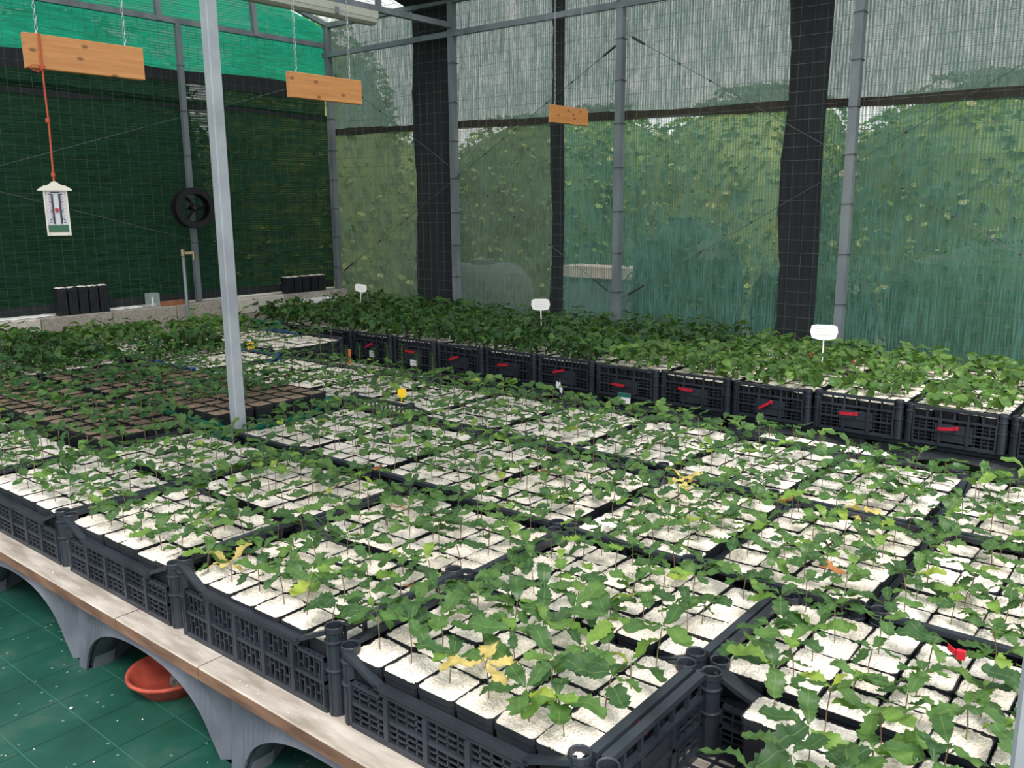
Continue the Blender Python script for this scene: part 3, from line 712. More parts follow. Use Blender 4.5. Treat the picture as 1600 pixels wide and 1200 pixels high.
def plan(r, kind):
    """leaf placements: list of (pos, az, el, roll, size, variant); plus stem polyline"""
    if kind == 'oak':
        hgt = r.uniform(0.045, 0.085) * (1.2 if r.random() < .15 else 1); n = int(r.integers(4, 8)); s0, s1 = 0.046, 0.070
    elif kind == 'oak_big':
        hgt = r.uniform(0.055, 0.10); n = int(r.integers(4, 7)); s0, s1 = 0.056, 0.084
    elif kind == 'soil':
        hgt = r.uniform(0.05, 0.10); n = int(r.integers(3, 7)); s0, s1 = 0.052, 0.08
    elif kind == 'dense':
        hgt = r.uniform(0.10, 0.17); n = int(r.integers(9, 13)); s0, s1 = 0.06, 0.09
    elif kind == 'lime':
        hgt = r.uniform(0.07, 0.13); n = int(r.integers(7, 10)); s0, s1 = 0.05, 0.075
    elif kind == 'limelow':
        hgt = r.uniform(0.04, 0.08); n = int(r.integers(4, 7)); s0, s1 = 0.04, 0.06
    elif kind == 'sparse':
        hgt = r.uniform(0.05, 0.10); n = int(r.integers(3, 6)); s0, s1 = 0.04, 0.06
    elif kind == 'lime2':
        hgt = r.uniform(0.06, 0.125); n = int(r.integers(5, 8)); s0, s1 = 0.048, 0.072
    elif kind == 'vine':
        hgt = r.uniform(0.07, 0.15); n = int(r.integers(7, 11)); s0, s1 = 0.055, 0.08
    lean = r.uniform(-1, 1, 2) * 0.14 * hgt; az0 = r.uniform(0, 6.3)
    top = np.array([lean[0], lean[1], hgt]); mid = np.array([lean[0] * .3 + r.uniform(-1, 1) * .003, lean[1] * .3, hgt * .5])
    L = []
    for k in range(n):
        f = 1.0 if k < 4 else r.uniform(0.45, 0.92)
        if kind in ('dense', 'lime', 'vine', 'lime2'): f = 1 - 0.075 * k
        P = (top * (f - .5) * 2 + mid * (1 - f) * 2) if f > .5 else mid * f * 2
        size = r.uniform(s0, s1) * (0.75 if f < .7 else 1)
        if k == n - 1 and r.random() < .4: size *= 0.6
        L.append((P, az0 + k * 2.4 + r.uniform(-.3, .3) if n > 5 else az0 + k * 2 * PI / n + r.uniform(-.35, .35), r.uniform(-0.10, 0.62) if kind not in ('dense', 'lime', 'vine', 'lime2') else r.uniform(-0.95, 0.5), r.uniform(-.45, .45), size, int(r.integers(0, 99))))
    return L, [np.zeros(3), mid, top]
def joined(r, kind, leafset, stem_r=0.0012):
    """plant as MB: material 0 stem, 1 leaf"""
    L, st = plan(r, kind); mb = MB()
    mb.path([st[0] - np.array([0, 0, .012]), st[1], st[2]], stem_r, 4, 0)
    for (P, az, el, ro, s, v) in L:
        V, F = leafset[v % len(leafset)]; V2 = (V * s + np.array([0.006, 0, 0])) @ rotm(az, el, ro).T + P; mb.add(V2, F, 1)
    return mb

PH = 0.135
POT = pot_mb(PH).mesh('pot', ['pot_plastic'])
PERL = [fill_mb(0.0440, 22, PH, 0.0016, s, -0.001).mesh('perlite', ['perlite']) for s in range(8)]
SOIL = [fill_mb(0.0430, 10, PH, 0.0010, s, -0.005).mesh('soil', ['soil_peat']) for s in range(4)]

plants = []     # collected: dict(kind, x, y, z, label, fill, crate)
def fill_crate(x0, y0, rot, kind, desc, zt, species, skip=(), z=0.0):
    cells, nx, ny = cell_positions(x0, y0, rot)
    for (i, j, x, y) in cells:
        if (i, j) in skip: continue
        px, py, d = proj((x, y, z + 0.16))
        if d < 0.2 or px < -70 or px > 1670 or py < -50 or py > 1290: continue
        rw = 'front row' if j == 0 else ('back row' if j == ny - 1 else ORD[j + 1] + ' row')
        cl = ORD[i + 1] + ' from left'
        plants.append(dict(kind=kind, x=x + random.uniform(-.0015, .0015), y=y + random.uniform(-.0015, .0015), z=z + zt - PH + random.uniform(-.003, .003), d=float(np.linalg.norm(np.array([x, y, .15]) - CC)),
                           label='%s, %s %s, %s' % (species, rw, cl, desc), crate=desc))
GC = 'crates of potted seedlings on the two benches'
BP = 'black_plastic'
# --- row A (aisle edge)
rowA = [(0.608, 0.168, 'square'), (0.0, 0.168, 'square'), (-0.604, 0.194, 'slots'), (-1.210, 0.168, 'square'), (-1.816, 0.168, 'square'), (-2.422, 0.168, 'slots'), (-3.03, 0.168, 'square')]
descA = ['half-emptied', 'nearest full', 'tall-ended', 'fourth', 'fifth', 'sixth', 'seventh']
for k, (x, H, st) in enumerate(rowA):
    lab = ['black crate with its front left corner empty of pots, nearest the right edge', 'black lattice crate in the aisle-edge row, left of the half-empty one',
           'taller black crate with narrow-slot sides and raised windowed ends at the aisle edge'] + ['black crate in the aisle-edge row, %s from the right' % ORD[q] for q in (4, 5, 6, 7)]
    crate(x, 0.0, False, H, st, BP, lab[k], GC)
    dsc = 'aisle crate %s from right' % ORD[k + 1]
    skip = {(0, 0), (0, 1), (0, 2), (0, 3), (1, 0), (1, 1), (1, 2)} if k == 0 else ()
    fill_crate(x, 0.0, False, 'oak_big' if k < 2 else 'oak', dsc, (0.150, 0.152, 0.150)[min(k, 2)], 'oak seedling in perlite', skip)
# --- row B
for k, x in enumerate([0.600, -0.006, -0.612, -1.218, -1.826]):
    H = 0.166 if k != 2 else 0.166
    crate(x, 0.406, False, H, 'square', BP, 'black crate in the second row from the aisle, %s from the right' % ORD[k + 1], GC)
    fill_crate(x, 0.406, False, 'oak', 'second-row crate %s from right' % ORD[k + 1], 0.148, 'oak seedling in perlite')
# --- row C (turned)
for k in range(7):
    x = 0.775 - 0.405 * k
    yo = 0.815 + (0.03 if k >= 4 else 0)
    if k == 6: x = -1.6535
    crate(x, yo, True, 0.166, 'square', BP, 'black crate set end-on in the third row, %s from the right' % ORD[k + 1], GC)
    fill_crate(x, yo, True, 'oak', 'third-row crate %s from right' % ORD[k + 1], 0.148, 'oak seedling in perlite')
# --- row D (turned)
for k in range(11):
    x = 0.735 - 0.405 * k - (0.075 if k == 10 else 0)
    yo = 1.425 + (0.05 if k >= 3 else 0)
    st = 'tall' if k == 6 else 'square'; H = 0.20 if k == 6 else 0.166; mt = 'blue_plastic' if k == 10 else BP
    lab = 'black crate set end-on in the fourth row, %s from the right' % ORD[k + 1]
    if k == 6: lab = 'black crate with a raised slotted end wall beside the peat-pot crates'
    if k == 10: lab = 'blue plastic crate at the left of the fourth row'
    crate(x, yo, True, H, st, mt, lab, GC)
    fill_crate(x, yo, True, 'oak' if k < 8 else 'sparse', 'fourth-row crate %s from right' % ORD[k + 1], 0.148, 'oak seedling in perlite')
# --- peat pots (brown) left of the post
brown = [(-2.135, 0.83, True, 'green_plastic'), (-2.542, 0.83, True, BP), (-2.949, 0.83, True, BP), (-3.356, 0.83, True, BP),
         (-2.436, 0.42, False, BP), (-3.042, 0.42, False, BP), (-3.648, 0.42, False, BP)]
for k, (x, y, rot, mt) in enumerate(brown):
    lab = ('green crate of peat pots beside the tall post' if k == 0 else 'black crate of brown peat pots, %s left of the green crate' % ORD[k]) if rot else 'black crate of brown peat pots in front, %s from the right' % ORD[k - 3]
    crate(x, y, rot, 0.182 if k == 0 else 0.15, 'square', mt, lab, GC)
    dsc = ('rear peat crate %s from right' % ORD[k + 1]) if rot else ('front peat crate %s from right' % ORD[k - 3])
    fill_crate(x, y, rot, 'soil', dsc, 0.212 if k == 0 else 0.185, 'seedling in brown peat')
# --- far left crates with dense dark plants
far = [(-3.98, 0.83, True, BP, 'dense'), (-4.40, 0.83, True, BP, 'dense'), (-4.82, 0.83, True, BP, 'vine'), (-4.24, 0.21, True, BP, 'dense'),
       (-3.80, 1.475, True, BP, 'dense'), (-4.205, 1.475, True, BP, 'sparse'), (-4.61, 1.475, True, BP, 'vine'),
       (-4.02, 2.09, True, 'blue_plastic', 'sparse'), (-3.60, 2.13, True, BP, 'sparse'), (-4.43, 2.09, True, BP, 'vine')]
for k, (x, y, rot, mt, kd) in enumerate(far):
    where = ['second zone', 'second zone', 'second zone', 'second zone', 'middle', 'middle', 'middle', 'rear', 'rear', 'rear', 'rear']
    lab = ['black crate of tall dark plants left of the peat pots', 'black crate of tall dark plants, second left of the peat pots', 'black crate of tall dark plants beside the kerb', 'black crate of dark plants at the far left edge of the picture',
           'black crate of dark plants left of the blue crate', 'black crate of sparse plants, second left of the blue crate', 'black crate of dark plants against the kerb, behind the others',
           'blue crate by the standpipe at the back left', 'black crate of sparse plants just right of the rear blue crate', 'black crate of tall leafy plants against the kerb'][k]
    crate(x, y, rot, 0.166, 'square', mt, lab, GC)
    fill_crate(x, y, rot, kd, 'far left crate %s' % ORD[k + 1], 0.148, 'leafy plant in perlite')
# --- bench B
KB = 0.406; UR = 0.6825
bstyles = ['panel', 'square', 'square', 'square', 'square', 'panel', 'square', 'square', 'square', 'panel', 'square', 'square', 'square', 'square', 'square']
CB = []
for k in range(-1, 13):
    xr = UR - KB * k; x = xr - 0.402
    H = 0.172 if k in (1, 3, 5, 6, 8, 9) else 0.166
    mt = 'green_plastic' if k == 12 else BP
    tl = 'tall' if k in (2, 5, 6, 8, 9, 10) else 'square'
    lab = 'green crate at the left end of the back bench, front row' if k == 12 else 'black crate in the front row of the back bench, %s from the right' % ORD[k + 2]
    crate(x, 2.930, True, H, tl, mt, lab, GC); CB.append((k, x, H))
    kind = 'dense' if k >= 5 else ('lime' if k >= 2 else 'lime2')
    sp_ = 'dark leafy seedling' if k >= 5 else 'bright leafy seedling'
    fill_crate(x, 2.930, True, kind, 'back bench front crate %s from right' % ORD[k + 2], 0.148, sp_)
    if k >= 0 or True:
        crate(x + 0.02, 3.531, True, 0.166, 'square', BP, 'black crate in the rear row of the back bench, %s from the right' % ORD[k + 2], GC)
        kind = 'dense' if k >= 4 else ('lime' if k in (2, 3) else 'lime2')
        fill_crate(x + 0.02, 3.531, True, kind, 'back bench rear crate %s from right' % ORD[k + 2], 0.148, 'dark leafy seedling' if k >= 4 else 'bright leafy seedling')

# ------------------------------------------------------------------ build the plants
plants.sort(key=lambda p: p['d'])
oak = [p for p in plants if p['kind'] in ('oak', 'oak_big')]
near, rest_oak = oak[:300], oak[300:]
mid = [p for p in plants if p['kind'] == 'soil']
spar = [p for p in plants if p['kind'] == 'sparse']
lush = [p for p in plants if p['kind'] in ('dense', 'lime', 'lime2', 'limelow')]
vine = [p for p in plants if p['kind'] == 'vine']
STEM = []
r = np.random.default_rng(5)
for p in near:
    rr_ = np.random.default_rng(int(r.integers(1e9)))
    g = 'oak seedlings in white perlite pots on the near bench'
    t = thing('potted_oak_seedling', p['label'], 'seedling', (p['x'], p['y'], p['z']), 0, g)
    t.rotation_euler = (rr_.uniform(-.015, .015), rr_.uniform(-.015, .015), rr_.uniform(-.03, .03))
    link('pot', POT, t)
    f = link('perlite', PERL[int(rr_.integers(0, 8))], t); f.rotation_euler = (0, 0, (PI / 2) * int(rr_.integers(0, 4))); f['kind'] = 'stuff'
    if rr_.random() < 0.03: continue
    L, st = plan(rr_, p['kind'])
    off = np.array([rr_.uniform(-.01, .01), rr_.uniform(-.01, .01), PH - 0.002])
    mb = MB(); mb.path([st[0] - np.array([0, 0, .012]), st[1], st[2]], 0.0012, 5)
    link('stem', mb.mesh('stem', ['stem_brown' if rr_.random() < .5 else 'stem_green']), t, off)
    odd = rr_.random() < 0.007 and p['d'] > 1.62
    for (P, az, el, ro, s, v) in L:
        lf = link('leaf', YELM if odd else (DRYM if rr_.random() < 0.006 else OAKM[v % 6]), t)
        R = rotm(az, el, ro); M = np.eye(4); M[:3, :3] = R * s; M[:3, 3] = off + P + R @ np.array([0.002, 0, 0])
        lf.matrix_basis = Matrix(M.tolist())
def stuff_of(lst, leafset, mats, name, label, cat, fillmat='perlite'):
    if not lst: return
    mb = MB(); r = np.random.default_rng(3)
    pm = pot_mb(PH); fl = [fill_mb(0.0440, 7, PH, 0.0014, s, -0.001) for s in range(4)]
    for p in lst:
        M = np.eye(4); M[:3, 3] = (p['x'], p['y'], p['z']); mb.merge(pm, M, 0); mb.merge(fl[int(r.integers(0, 4))], M, 1)
        pl = joined(r, p['kind'], leafset); M2 = M.copy(); M2[2, 3] += PH - 0.002; mb.merge(pl, M2, 2)
    o = thing(name, label, cat, (0, 0, 0), data=mb.mesh(name, ['pot_plastic', fillmat] + mats, False)); o['kind'] = 'stuff'
stuff_of(rest_oak, OAKLO, ['stem_brown', 'oak_leaf'], 'potted_seedlings', 'many more small oak seedlings in white perlite pots, further back on the near bench', 'seedling')
def singles(lst, leafset, leafmat_, grp, parts, nm_):
    """far individuals: pot, filling and one shared plant mesh each"""
    r = np.random.default_rng(17); vs = {}
    for kd in set(p['kind'] for p in lst):
        vs[kd] = [joined(r, kd, leafset).mesh('foliage', ['stem_green', leafmat_]) for _ in range(10)]
    fills = SOIL if parts == 'soil' else None
    if fills is None: fills = [fill_mb(0.0440, 8, PH, 0.0014, s + 50, -0.001).mesh('perlite', ['perlite']) for s in range(4)]
    for p in lst:
        t = thing(nm_, p['label'], 'seedling', (p['x'], p['y'], p['z']), 0, grp)
        link('pot', POT, t); f = link('soil' if parts == 'soil' else 'perlite', fills[int(r.integers(0, 4))], t); f['kind'] = 'stuff'
        if parts == 'soil' and r.random() < .12: continue
        link('foliage', vs[p['kind']][int(r.integers(0, 10))], t, (0, 0, PH - (0.008 if parts == 'soil' else 0.002)), r.uniform(0, 6.28))
singles(mid, OVAL + OAKLO[:1], 'dark_leaf', 'seedlings in brown peat pots', 'soil', 'potted_peat_seedling')
singles(spar[:150], OAKLO, 'oak_leaf', 'small seedlings in perlite at the far left', 'perlite', 'potted_sparse_seedling')
stuff_of(spar[150:], OAKLO, ['stem_green', 'oak_leaf'], 'potted_seedlings', 'more small seedlings in perlite pots at the far left and rear right', 'seedling')
lushn = lush[:300]; lushr = lush[300:]
singles([p for p in lushn if p['kind'] == 'dense'], OVAL + OAKLO, 'dark_leaf', 'dark leafy seedlings on the back bench', 'perlite', 'potted_leafy_seedling')
singles([p for p in lushn if p['kind'] != 'dense'], OVAL + ROUND, 'lime_leaf', 'bright leafy seedlings on the back bench', 'perlite', 'potted_bright_seedling')
singles(vine, OVAL + ROUND, 'lime_leaf', 'tall climbing seedlings by the kerb', 'perlite', 'potted_vine_seedling')
stuff_of([p for p in lushr if p['kind'] == 'dense'], OVAL + OAKLO, ['stem_green', 'dark_leaf'], 'potted_seedlings', 'mass of dark leafy seedlings in perlite pots at the back', 'seedling')
stuff_of([p for p in lushr if p['kind'] != 'dense'], OVAL + ROUND, ['stem_green', 'lime_leaf'], 'potted_seedlings', 'mass of bright leafy seedlings in perlite pots at the back right', 'seedling')

# row of round-leaved seedlings and conifers in small pots behind the fourth row
r = np.random.default_rng(77)
SP = pot_mb(0.11, 0.034, 0.026).mesh('pot', ['pot_plastic']); SPF = fill_mb(0.0315, 8, 0.11, 0.0012, 5).mesh('perlite', ['perlite'])
for i in range(16):
    x = -1.72 + i * 0.115; y = 2.085 + (0.012 if i % 2 else 0)
    t = thing('potted_round_leaf_seedling', 'round-leaved seedling in a small black pot behind the crates, %s from the left' % (ORD[i + 1] if i < 14 else ['fifteenth', 'sixteenth'][i - 14]), 'seedling', (x, y, 0.0), 0, 'round-leaved seedlings behind the fourth row')
    t.location.z = 0.02
    link('pot', SP, t); link('perlite', SPF, t)['kind'] = 'stuff'
    kd = 'limelow'; L, st = plan(r, kd); off = np.array([0, 0, .108])
    mb = MB(); mb.path([st[0], st[1], st[2]], 0.0015, 5); link('stem', mb.mesh('stem', ['stem_green']), t, off)
    for q, (P, az, el, ro, s, v) in enumerate(L):
        if not STEM: STEM.extend([leafmesh(a, 'lime_leaf') for a in ROUND])
        lf = link('leaf', STEM[v % 3], t); R = rotm(az, el + .15, ro); M = np.eye(4); M[:3, :3] = R * s * 1.0; M[:3, 3] = off + P; lf.matrix_basis = Matrix(M.tolist())
for i in range(9):
    x = -2.78 + i * 0.115; y = 2.19
    t = thing('potted_conifer', 'needle-leaved conifer seedling in a black pot, %s from the left' % ORD[i + 1], 'seedling', (x, y, 0.02), 0, 'conifer seedlings in the gap between the benches')
    link('pot', SP, t); link('perlite', SPF, t)['kind'] = 'stuff'
    mb = MB(); H = r.uniform(.10, .17); mb.bar((0, 0, .1), (0, 0, .1 + H), 0.0015, 4, 0)
    for k in range(60):
        z = .112 + H * (k / 60); a = k * 2.4; l = 0.03 * (1 - .4 * k / 60)
        mb.bar((0, 0, z), (l * math.cos(a), l * math.sin(a), z + .012), 0.0009, 3, 1)
    o = link('foliage', mb.mesh('foliage', ['stem_green', 'dark_leaf']), t)
for i in range(5):
    x = 0.03 + i * 0.095
    t = thing('potted_conifer', 'tiny conifer sprout in white perlite behind the fourth row, %s from the left' % ORD[i + 1], 'seedling', (x, 2.09, 0.02), 0, 'tiny conifer sprouts')
    link('pot', POT, t); link('perlite', PERL[i], t)['kind'] = 'stuff'
    mb = MB()
    for k in range(26):
        z = PH + 0.035 * (k / 26); a = k * 2.4; mb.bar((0, 0, z), (.014 * math.cos(a), .014 * math.sin(a), z + .008), 0.0008, 3, 1)
    mb.bar((0, 0, PH - .004), (0, 0, PH + .04), .001, 4, 0); link('foliage', mb.mesh('foliage', ['stem_green', 'lime_leaf']), t)
# a cluster of dead oak seedlings
r = np.random.default_rng(8)
for i, (x, y) in enumerate([(-0.33, 3.58), (-0.25, 3.66), (-0.42, 3.66), (-0.18, 3.58), (-0.10, 3.66)]):
    mb = joined(r, 'limelow', OAKLO); t = thing('dead_seedling', 'withered brown oak seedling near the white tag, %s from the left' % ORD[i + 1], 'dead seedling', (x, y, 0.147), 0, 'withered brown seedlings on the back bench')
    L, st = plan(r, 'limelow'); mb = MB(); mb.path(st, .0012, 4); link('stem', mb.mesh('stem', ['stem_brown']), t)
    for (P, az, el, ro, s, v) in L[:5]:
        lf = link('leaf', DRYM, t); R = rotm(az, el - .3, ro + .6); M = np.eye(4); M[:3, :3] = R * s * 1.1; M[:3, 3] = P; lf.matrix_basis = Matrix(M.tolist())

# ------------------------------------------------------------------ tags, ties, labels
def ribbon(P, d, L, wd, label, mat='red_plastic', nm='plastic_tie', cat='tie', grp=None, droop=0.0):
    t = thing(nm, label, cat, tuple(P), 0, grp)
    d = np.array(d, float); d /= np.linalg.norm(d)
    mb = MB(); n = 5; V = []; F = []
    for i in range(n + 1):
        c = d * L * (i / n - .5) + np.array([0, -0.004 - 0.004 * math.sin(i / n * PI), -droop * (i / n) ** 2])
        V += [tuple(c + np.array([0, 0, wd / 2])), tuple(c - np.array([0, 0, wd / 2])), tuple(c + np.array([0, .002, -wd / 2])), tuple(c + np.array([0, .002, wd / 2]))]
    for i in range(n):
        k = 4 * i; F += [(k, k + 1, k + 5, k + 4), (k + 1, k + 2, k + 6, k + 5), (k + 2, k + 3, k + 7, k + 6), (k + 3, k, k + 4, k + 7)]
    F += [(0, 3, 2, 1), (4 * n, 4 * n + 1, 4 * n + 2, 4 * n + 3)]
    mb.add(V, F); link('strap', mb.mesh('strap', [mat]), t)
    mb = MB(); e = d * L * .5; mb.box((e[0] - .006, -0.010, e[2] - .006), (e[0] + .006, 0.0, e[2] + .008)); link('knot', mb.mesh('knot', [mat]), t); return t
redpx = [(1480, 670, .18), (1325, 646, .08), (1195, 633, .8), (1070, 608, -.05), (965, 601, -.05), (872, 580, .3), (785, 570, .1), (708, 560, .4), (640, 549, -.05), (576, 540, .55), (517, 532, .55), (462, 526, .3), (420, 528, .8)]
for i, (px, py, sl_) in enumerate(redpx):
    P = hit(px, py, 1, 2.922); ribbon(P, (1, 0, sl_ * .8), 0.075 if i != 12 else .035, 0.014, 'red plastic tie on the back bench crates, %s from the right' % ORD[i + 1], grp='red ties along the back bench')
for (px, py, pl, v, lab) in [(1005, 1132, 0, 0.606, 'red tie on the end wall facing the empty crate corner'), (391, 860, 0, -0.598, 'red tie knotted on the raised slotted crate end'), (581, 803, 0, -0.612, 'red tie between crates in the second row'),
                             (1492, 1015, 1, 0.412, 'red tie at the right, behind the half-empty crate'), (1113, 766, 1, 1.43, 'small red tie on the fourth row edge'), (85, 738, 1, 0.35, 'red tie half hidden by leaves at the left')]:
    P = hit(px, py, pl, v); ribbon(P, (0.2, 0.6, -.5) if pl == 0 else (1, 0, -.4), 0.022, 0.010, lab)
def stick_label(px, py, w_, h_, lab, two=False, torn=False):
    P = hit(px, py, 1, 2.924); t = thing('paper_label', lab, 'label', tuple(P))
    mb = MB()
    if torn:
        pts = [(-.5, .1), (-.35, .5), (-.1, .35), (.1, .5), (.25, .1), (.5, -.1), (.35, -.5), (.1, -.35), (0, -.05), (-.3, -.15)]
        V = [(a * w_, -0.002, b * h_) for a, b in pts] + [(a * w_, 0.0, b * h_) for a, b in pts]; n = len(pts)
        mb.add(V, [tuple(range(n)), tuple(range(2 * n - 1, n - 1, -1))] + [(i, n + i, n + (i + 1) % n, (i + 1) % n) for i in range(n)])
    else: mb.box((-w_ / 2, -0.002, -h_ / 2), (w_ / 2, 0, h_ / 2))
    link('paper', mb.mesh('paper', ['white_plastic']), t)
    if two:
        mb = MB(); mb.box((-w_ / 2, -0.003, h_ * .1), (w_ / 2, -0.0022, h_ / 2)); link('print', mb.mesh('print', ['teal_print']), t)
    elif not torn:
        mb = MB()
        for k in range(3): mb.box((-w_ * .4, -0.003, h_ * (.25 - .25 * k)), (w_ * (.3 - .1 * k), -0.0022, h_ * (.31 - .25 * k)))
        link('print', mb.mesh('print', ['grey_print']), t)
stick_label(581, 553, .045, .045, 'small white paper label on the back bench, left one')
stick_label(646, 567, .055, .04, 'wide white paper label on the back bench, beside the left one')
stick_label(874, 605, .05, .07, 'torn remains of a white sticker on a black crate', torn=True)
stick_label(975, 622, .08, .055, 'white and teal sticker on a black crate', two=True)
# white T-shaped markers
def marker(px, py_top, py_bot, Y, lab, wpx, tilt=0.0, rz=0.0):
    Pb = hit(px, py_bot, 1, Y); Pt = hit(px, py_top, 1, Y); H = Pt[2] - 0.13; wd = wpx / FPX * proj(Pt)[2] / 0.80
    t = thing('plant_marker', lab, 'plant marker', (Pb[0], Y, 0.13), rz, 'white T-shaped plant markers')
    t.rotation_euler = (0, tilt, rz)
    mb = MB(); a = wd / 2; hh = wd * .52
    pts = [(-a * .85, 0), (-a, hh * .45), (-a * .92, hh * .9), (-a * .6, hh), (a * .6, hh), (a * .92, hh * .9), (a, hh * .45), (a * .85, 0), (a * .3, -hh * .12), (-a * .3, -hh * .12)]
    n = len(pts); z0 = H - hh
    mb.add([(x, -.001, z0 + z) for x, z in pts] + [(x, .001, z0 + z) for x, z in pts], [tuple(range(n)), tuple(range(2 * n - 1, n - 1, -1))] + [(i, n + i, n + (i + 1) % n, (i + 1) % n) for i in range(n)])
    pl_ = link('plate', mb.mesh('plate', ['white_plastic']), t)
    mb = MB(); 
    for k in range(3): mb.box((-a * .6, -.0018, z0 + hh * (.25 + .22 * k)), (a * (.55 - .12 * k), -.0012, z0 + hh * (.27 + .22 * k)))
    link('writing', mb.mesh('writing', ['grey_print']), pl_)
    mb = MB(); mb.box((-.0035, -.001, 0), (.0035, .001, z0)); mb.box((-.001, -.0045, 0), (.001, .0, z0)); link('stake', mb.mesh('stake', ['white_plastic']), t)
marker(1284, 507, 572, 3.40, 'white T-shaped plant marker at the right, beside withered brown leaves', 33, 0.0, 0.3)
marker(847, 467, 519, 3.45, 'white T-shaped plant marker in the middle of the back bench', 25, -0.04, 0.3)
marker(562, 444, 487, 3.6, 'small tilted white plant marker at the left of the back bench', 17, 0.08, 0.3)
def ytag(px, py, Y, lab, s=.03, ax_=1):
    P = hit(px, py, 1, Y); t = thing('yellow_tag', lab, 'plant tag', (P[0], P[1], 0.15)); h_ = P[2] - 0.15
    pts = [(-.5, .3), (-.3, .55), (.3, .55), (.5, .3), (.5, -.2), (.3, -.5), (-.3, -.5), (-.5, -.2)]; n = 8
    mb = MB(); mb.add([(a * s, -.001, h_ + b * s) for a, b in pts] + [(a * s, .001, h_ + b * s) for a, b in pts], [tuple(range(n)), tuple(range(2 * n - 1, n - 1, -1))] + [(i, n + i, n + (i + 1) % n, (i + 1) % n) for i in range(n)])
    link('tag_head', mb.mesh('tag_head', ['yellow_plastic']), t)
    mb = MB(); mb.box((-.002, -.001, 0), (.002, .001, h_ - s * .4)); link('stake', mb.mesh('stake', ['yellow_plastic']), t); t.rotation_euler = (0, 0.1, 0.5)
ytag(284, 547, 1.80, 'yellow tag among the far left crates, left of the tall post', .052); ytag(391, 541, 2.06, 'yellow tag just right of the tall post', .05); ytag(625, 614, 1.5, 'bright yellow tag standing in the fourth row', .038)
P = hit(546, 551, 1, 2.3); mb = MB(); mb.lathe([(0, 0), (.010, 0), (.009, .06), (.007, .06), (.007, .01), (0, .01)], 14); o = thing('orange_tube', 'short orange tube standing among the conifer pots', 'tube', (P[0], 2.3, -0.0), data=mb.mesh('orange_tube', ['orange_plastic'], True)); o.location.z = P[2] - 0.03
o.location = (P[0], 2.3, FZ); o.scale = (1, 1, (P[2] + .02 - FZ) / .06)

# ------------------------------------------------------------------ hanging boards, thermometer
def chain(x, y, z0, z1):
    mb = MB(); z = z0; k = 0
    while z < z1:
        a = 0.0045; pts = []
        for i in range(9):
            t_ = 2 * PI * i / 8; px = a * math.cos(t_); pz = 0.009 * math.sin(t_)
            pts.append((x + (px if k % 2 else 0), y + (0 if k % 2 else px), z + 0.009 + pz))
        mb.path(pts, 0.0011, 3); z += 0.0155; k += 1
    return mb.mesh('chain', ['chain_steel'])
def board(pxl, pyl, pxr, hh, L, lab):
    X = -1.68; P = hit(pxl, pyl, 0, X); t = thing('hanging_board', lab, 'board', (X, P[1], P[2] - hh), 0, 'pine boards hung on chains')
    mb = MB(); e = .002; a = .010
    V = [(-a, e, 0), (a, e, 0), (a, L - e, 0), (-a, L - e, 0), (-a, e, hh), (a, e, hh), (a, L - e, hh), (-a, L - e, hh), (a + e, 0, e), (a + e, L, e), (a + e, L, hh - e), (a + e, 0, hh - e)]
    mb.add(V, [(0, 3, 2, 1), (4, 5, 6, 7), (8, 9, 10, 11), (0, 1, 8, 11, 5, 4), (2, 3, 7, 6, 10, 9), (3, 0, 4, 7), (1, 2, 9, 8), (5, 11, 10, 6)])
    link('plank', mb.mesh('plank', ['pine_board']), t)
    for y in (0.045, L - 0.055):
        mb = MB(); mb.bar((0, y, hh - .004), (0, y, hh + 0.012), .0025, 5); link('hook', mb.mesh('hook', ['chain_steel']), t)
        link('chain', chain(0, y, hh + 0.010, 2.43 - (P[2] - hh)), t)
    return P
B1 = board(33, 50, 215, 0.104, 0.385, 'longest-looking pine board at top left, with the red cord hanging from it')
B2 = board(448, 111, 561, 0.098, 0.375, 'middle pine board hanging right of the tall post')
B3 = board(859, 163, 917, 0.094, 0.355, 'farthest pine board hanging in front of the long net wall')
X = -1.662
Pt = hit(61, 53, 0, X); Pm = hit(66, 105, 0, X); Pb = hit(84, 283, 0, X)
t = thing('thermometer', 'white maximum-minimum thermometer hanging on a red cord', 'thermometer', tuple(Pb))
dz = Pt[2] - Pb[2]; dy = Pt[1] - Pb[1]
mb = MB(); mb.path([(0, 0, 0), (0, dy * .3 + .003, dz * .4), (0, dy * .6, dz * .62), (0.0, Pm[1] - Pb[1], Pm[2] - Pb[2]), (0.0, dy, dz), (-.035, dy, dz + .006), (-.036, dy, dz - .11), (-.002, Pm[1] - Pb[1], Pm[2] - Pb[2])], 0.0028, 5)
for (zz, rr2) in ((0.02, .006), (dz * .42, .0065), (Pm[2] - Pb[2], .008)): mb.bar((0, dy * zz / dz, zz - .006), (0, dy * zz / dz, zz + .006), rr2, 6)
lp = [(0.004, Pm[1] - Pb[1] - .02 + .018 * math.cos(a), Pm[2] - Pb[2] - .004 + .009 * math.sin(a)) for a in np.linspace(0, 2 * PI, 10)]; mb.path(lp, .0018, 4)
link('cord', mb.mesh('cord', ['red_cord']), t)
body = link('body', None, t); body.rotation_euler = (0, 0, math.atan2(CC[1] - Pb[1], CC[0] - Pb[0]) + PI / 2)
def prism(pts, y0, y1, mats, nm, par):
    n = len(pts); mb = MB(); mb.add([(a, y0, b) for a, b in pts] + [(a, y1, b) for a, b in pts], [tuple(range(n)), tuple(range(2 * n - 1, n - 1, -1))] + [(i, n + i, n + (i + 1) % n, (i + 1) % n) for i in range(n)])
    return link(nm, mb.mesh(nm, mats), par)
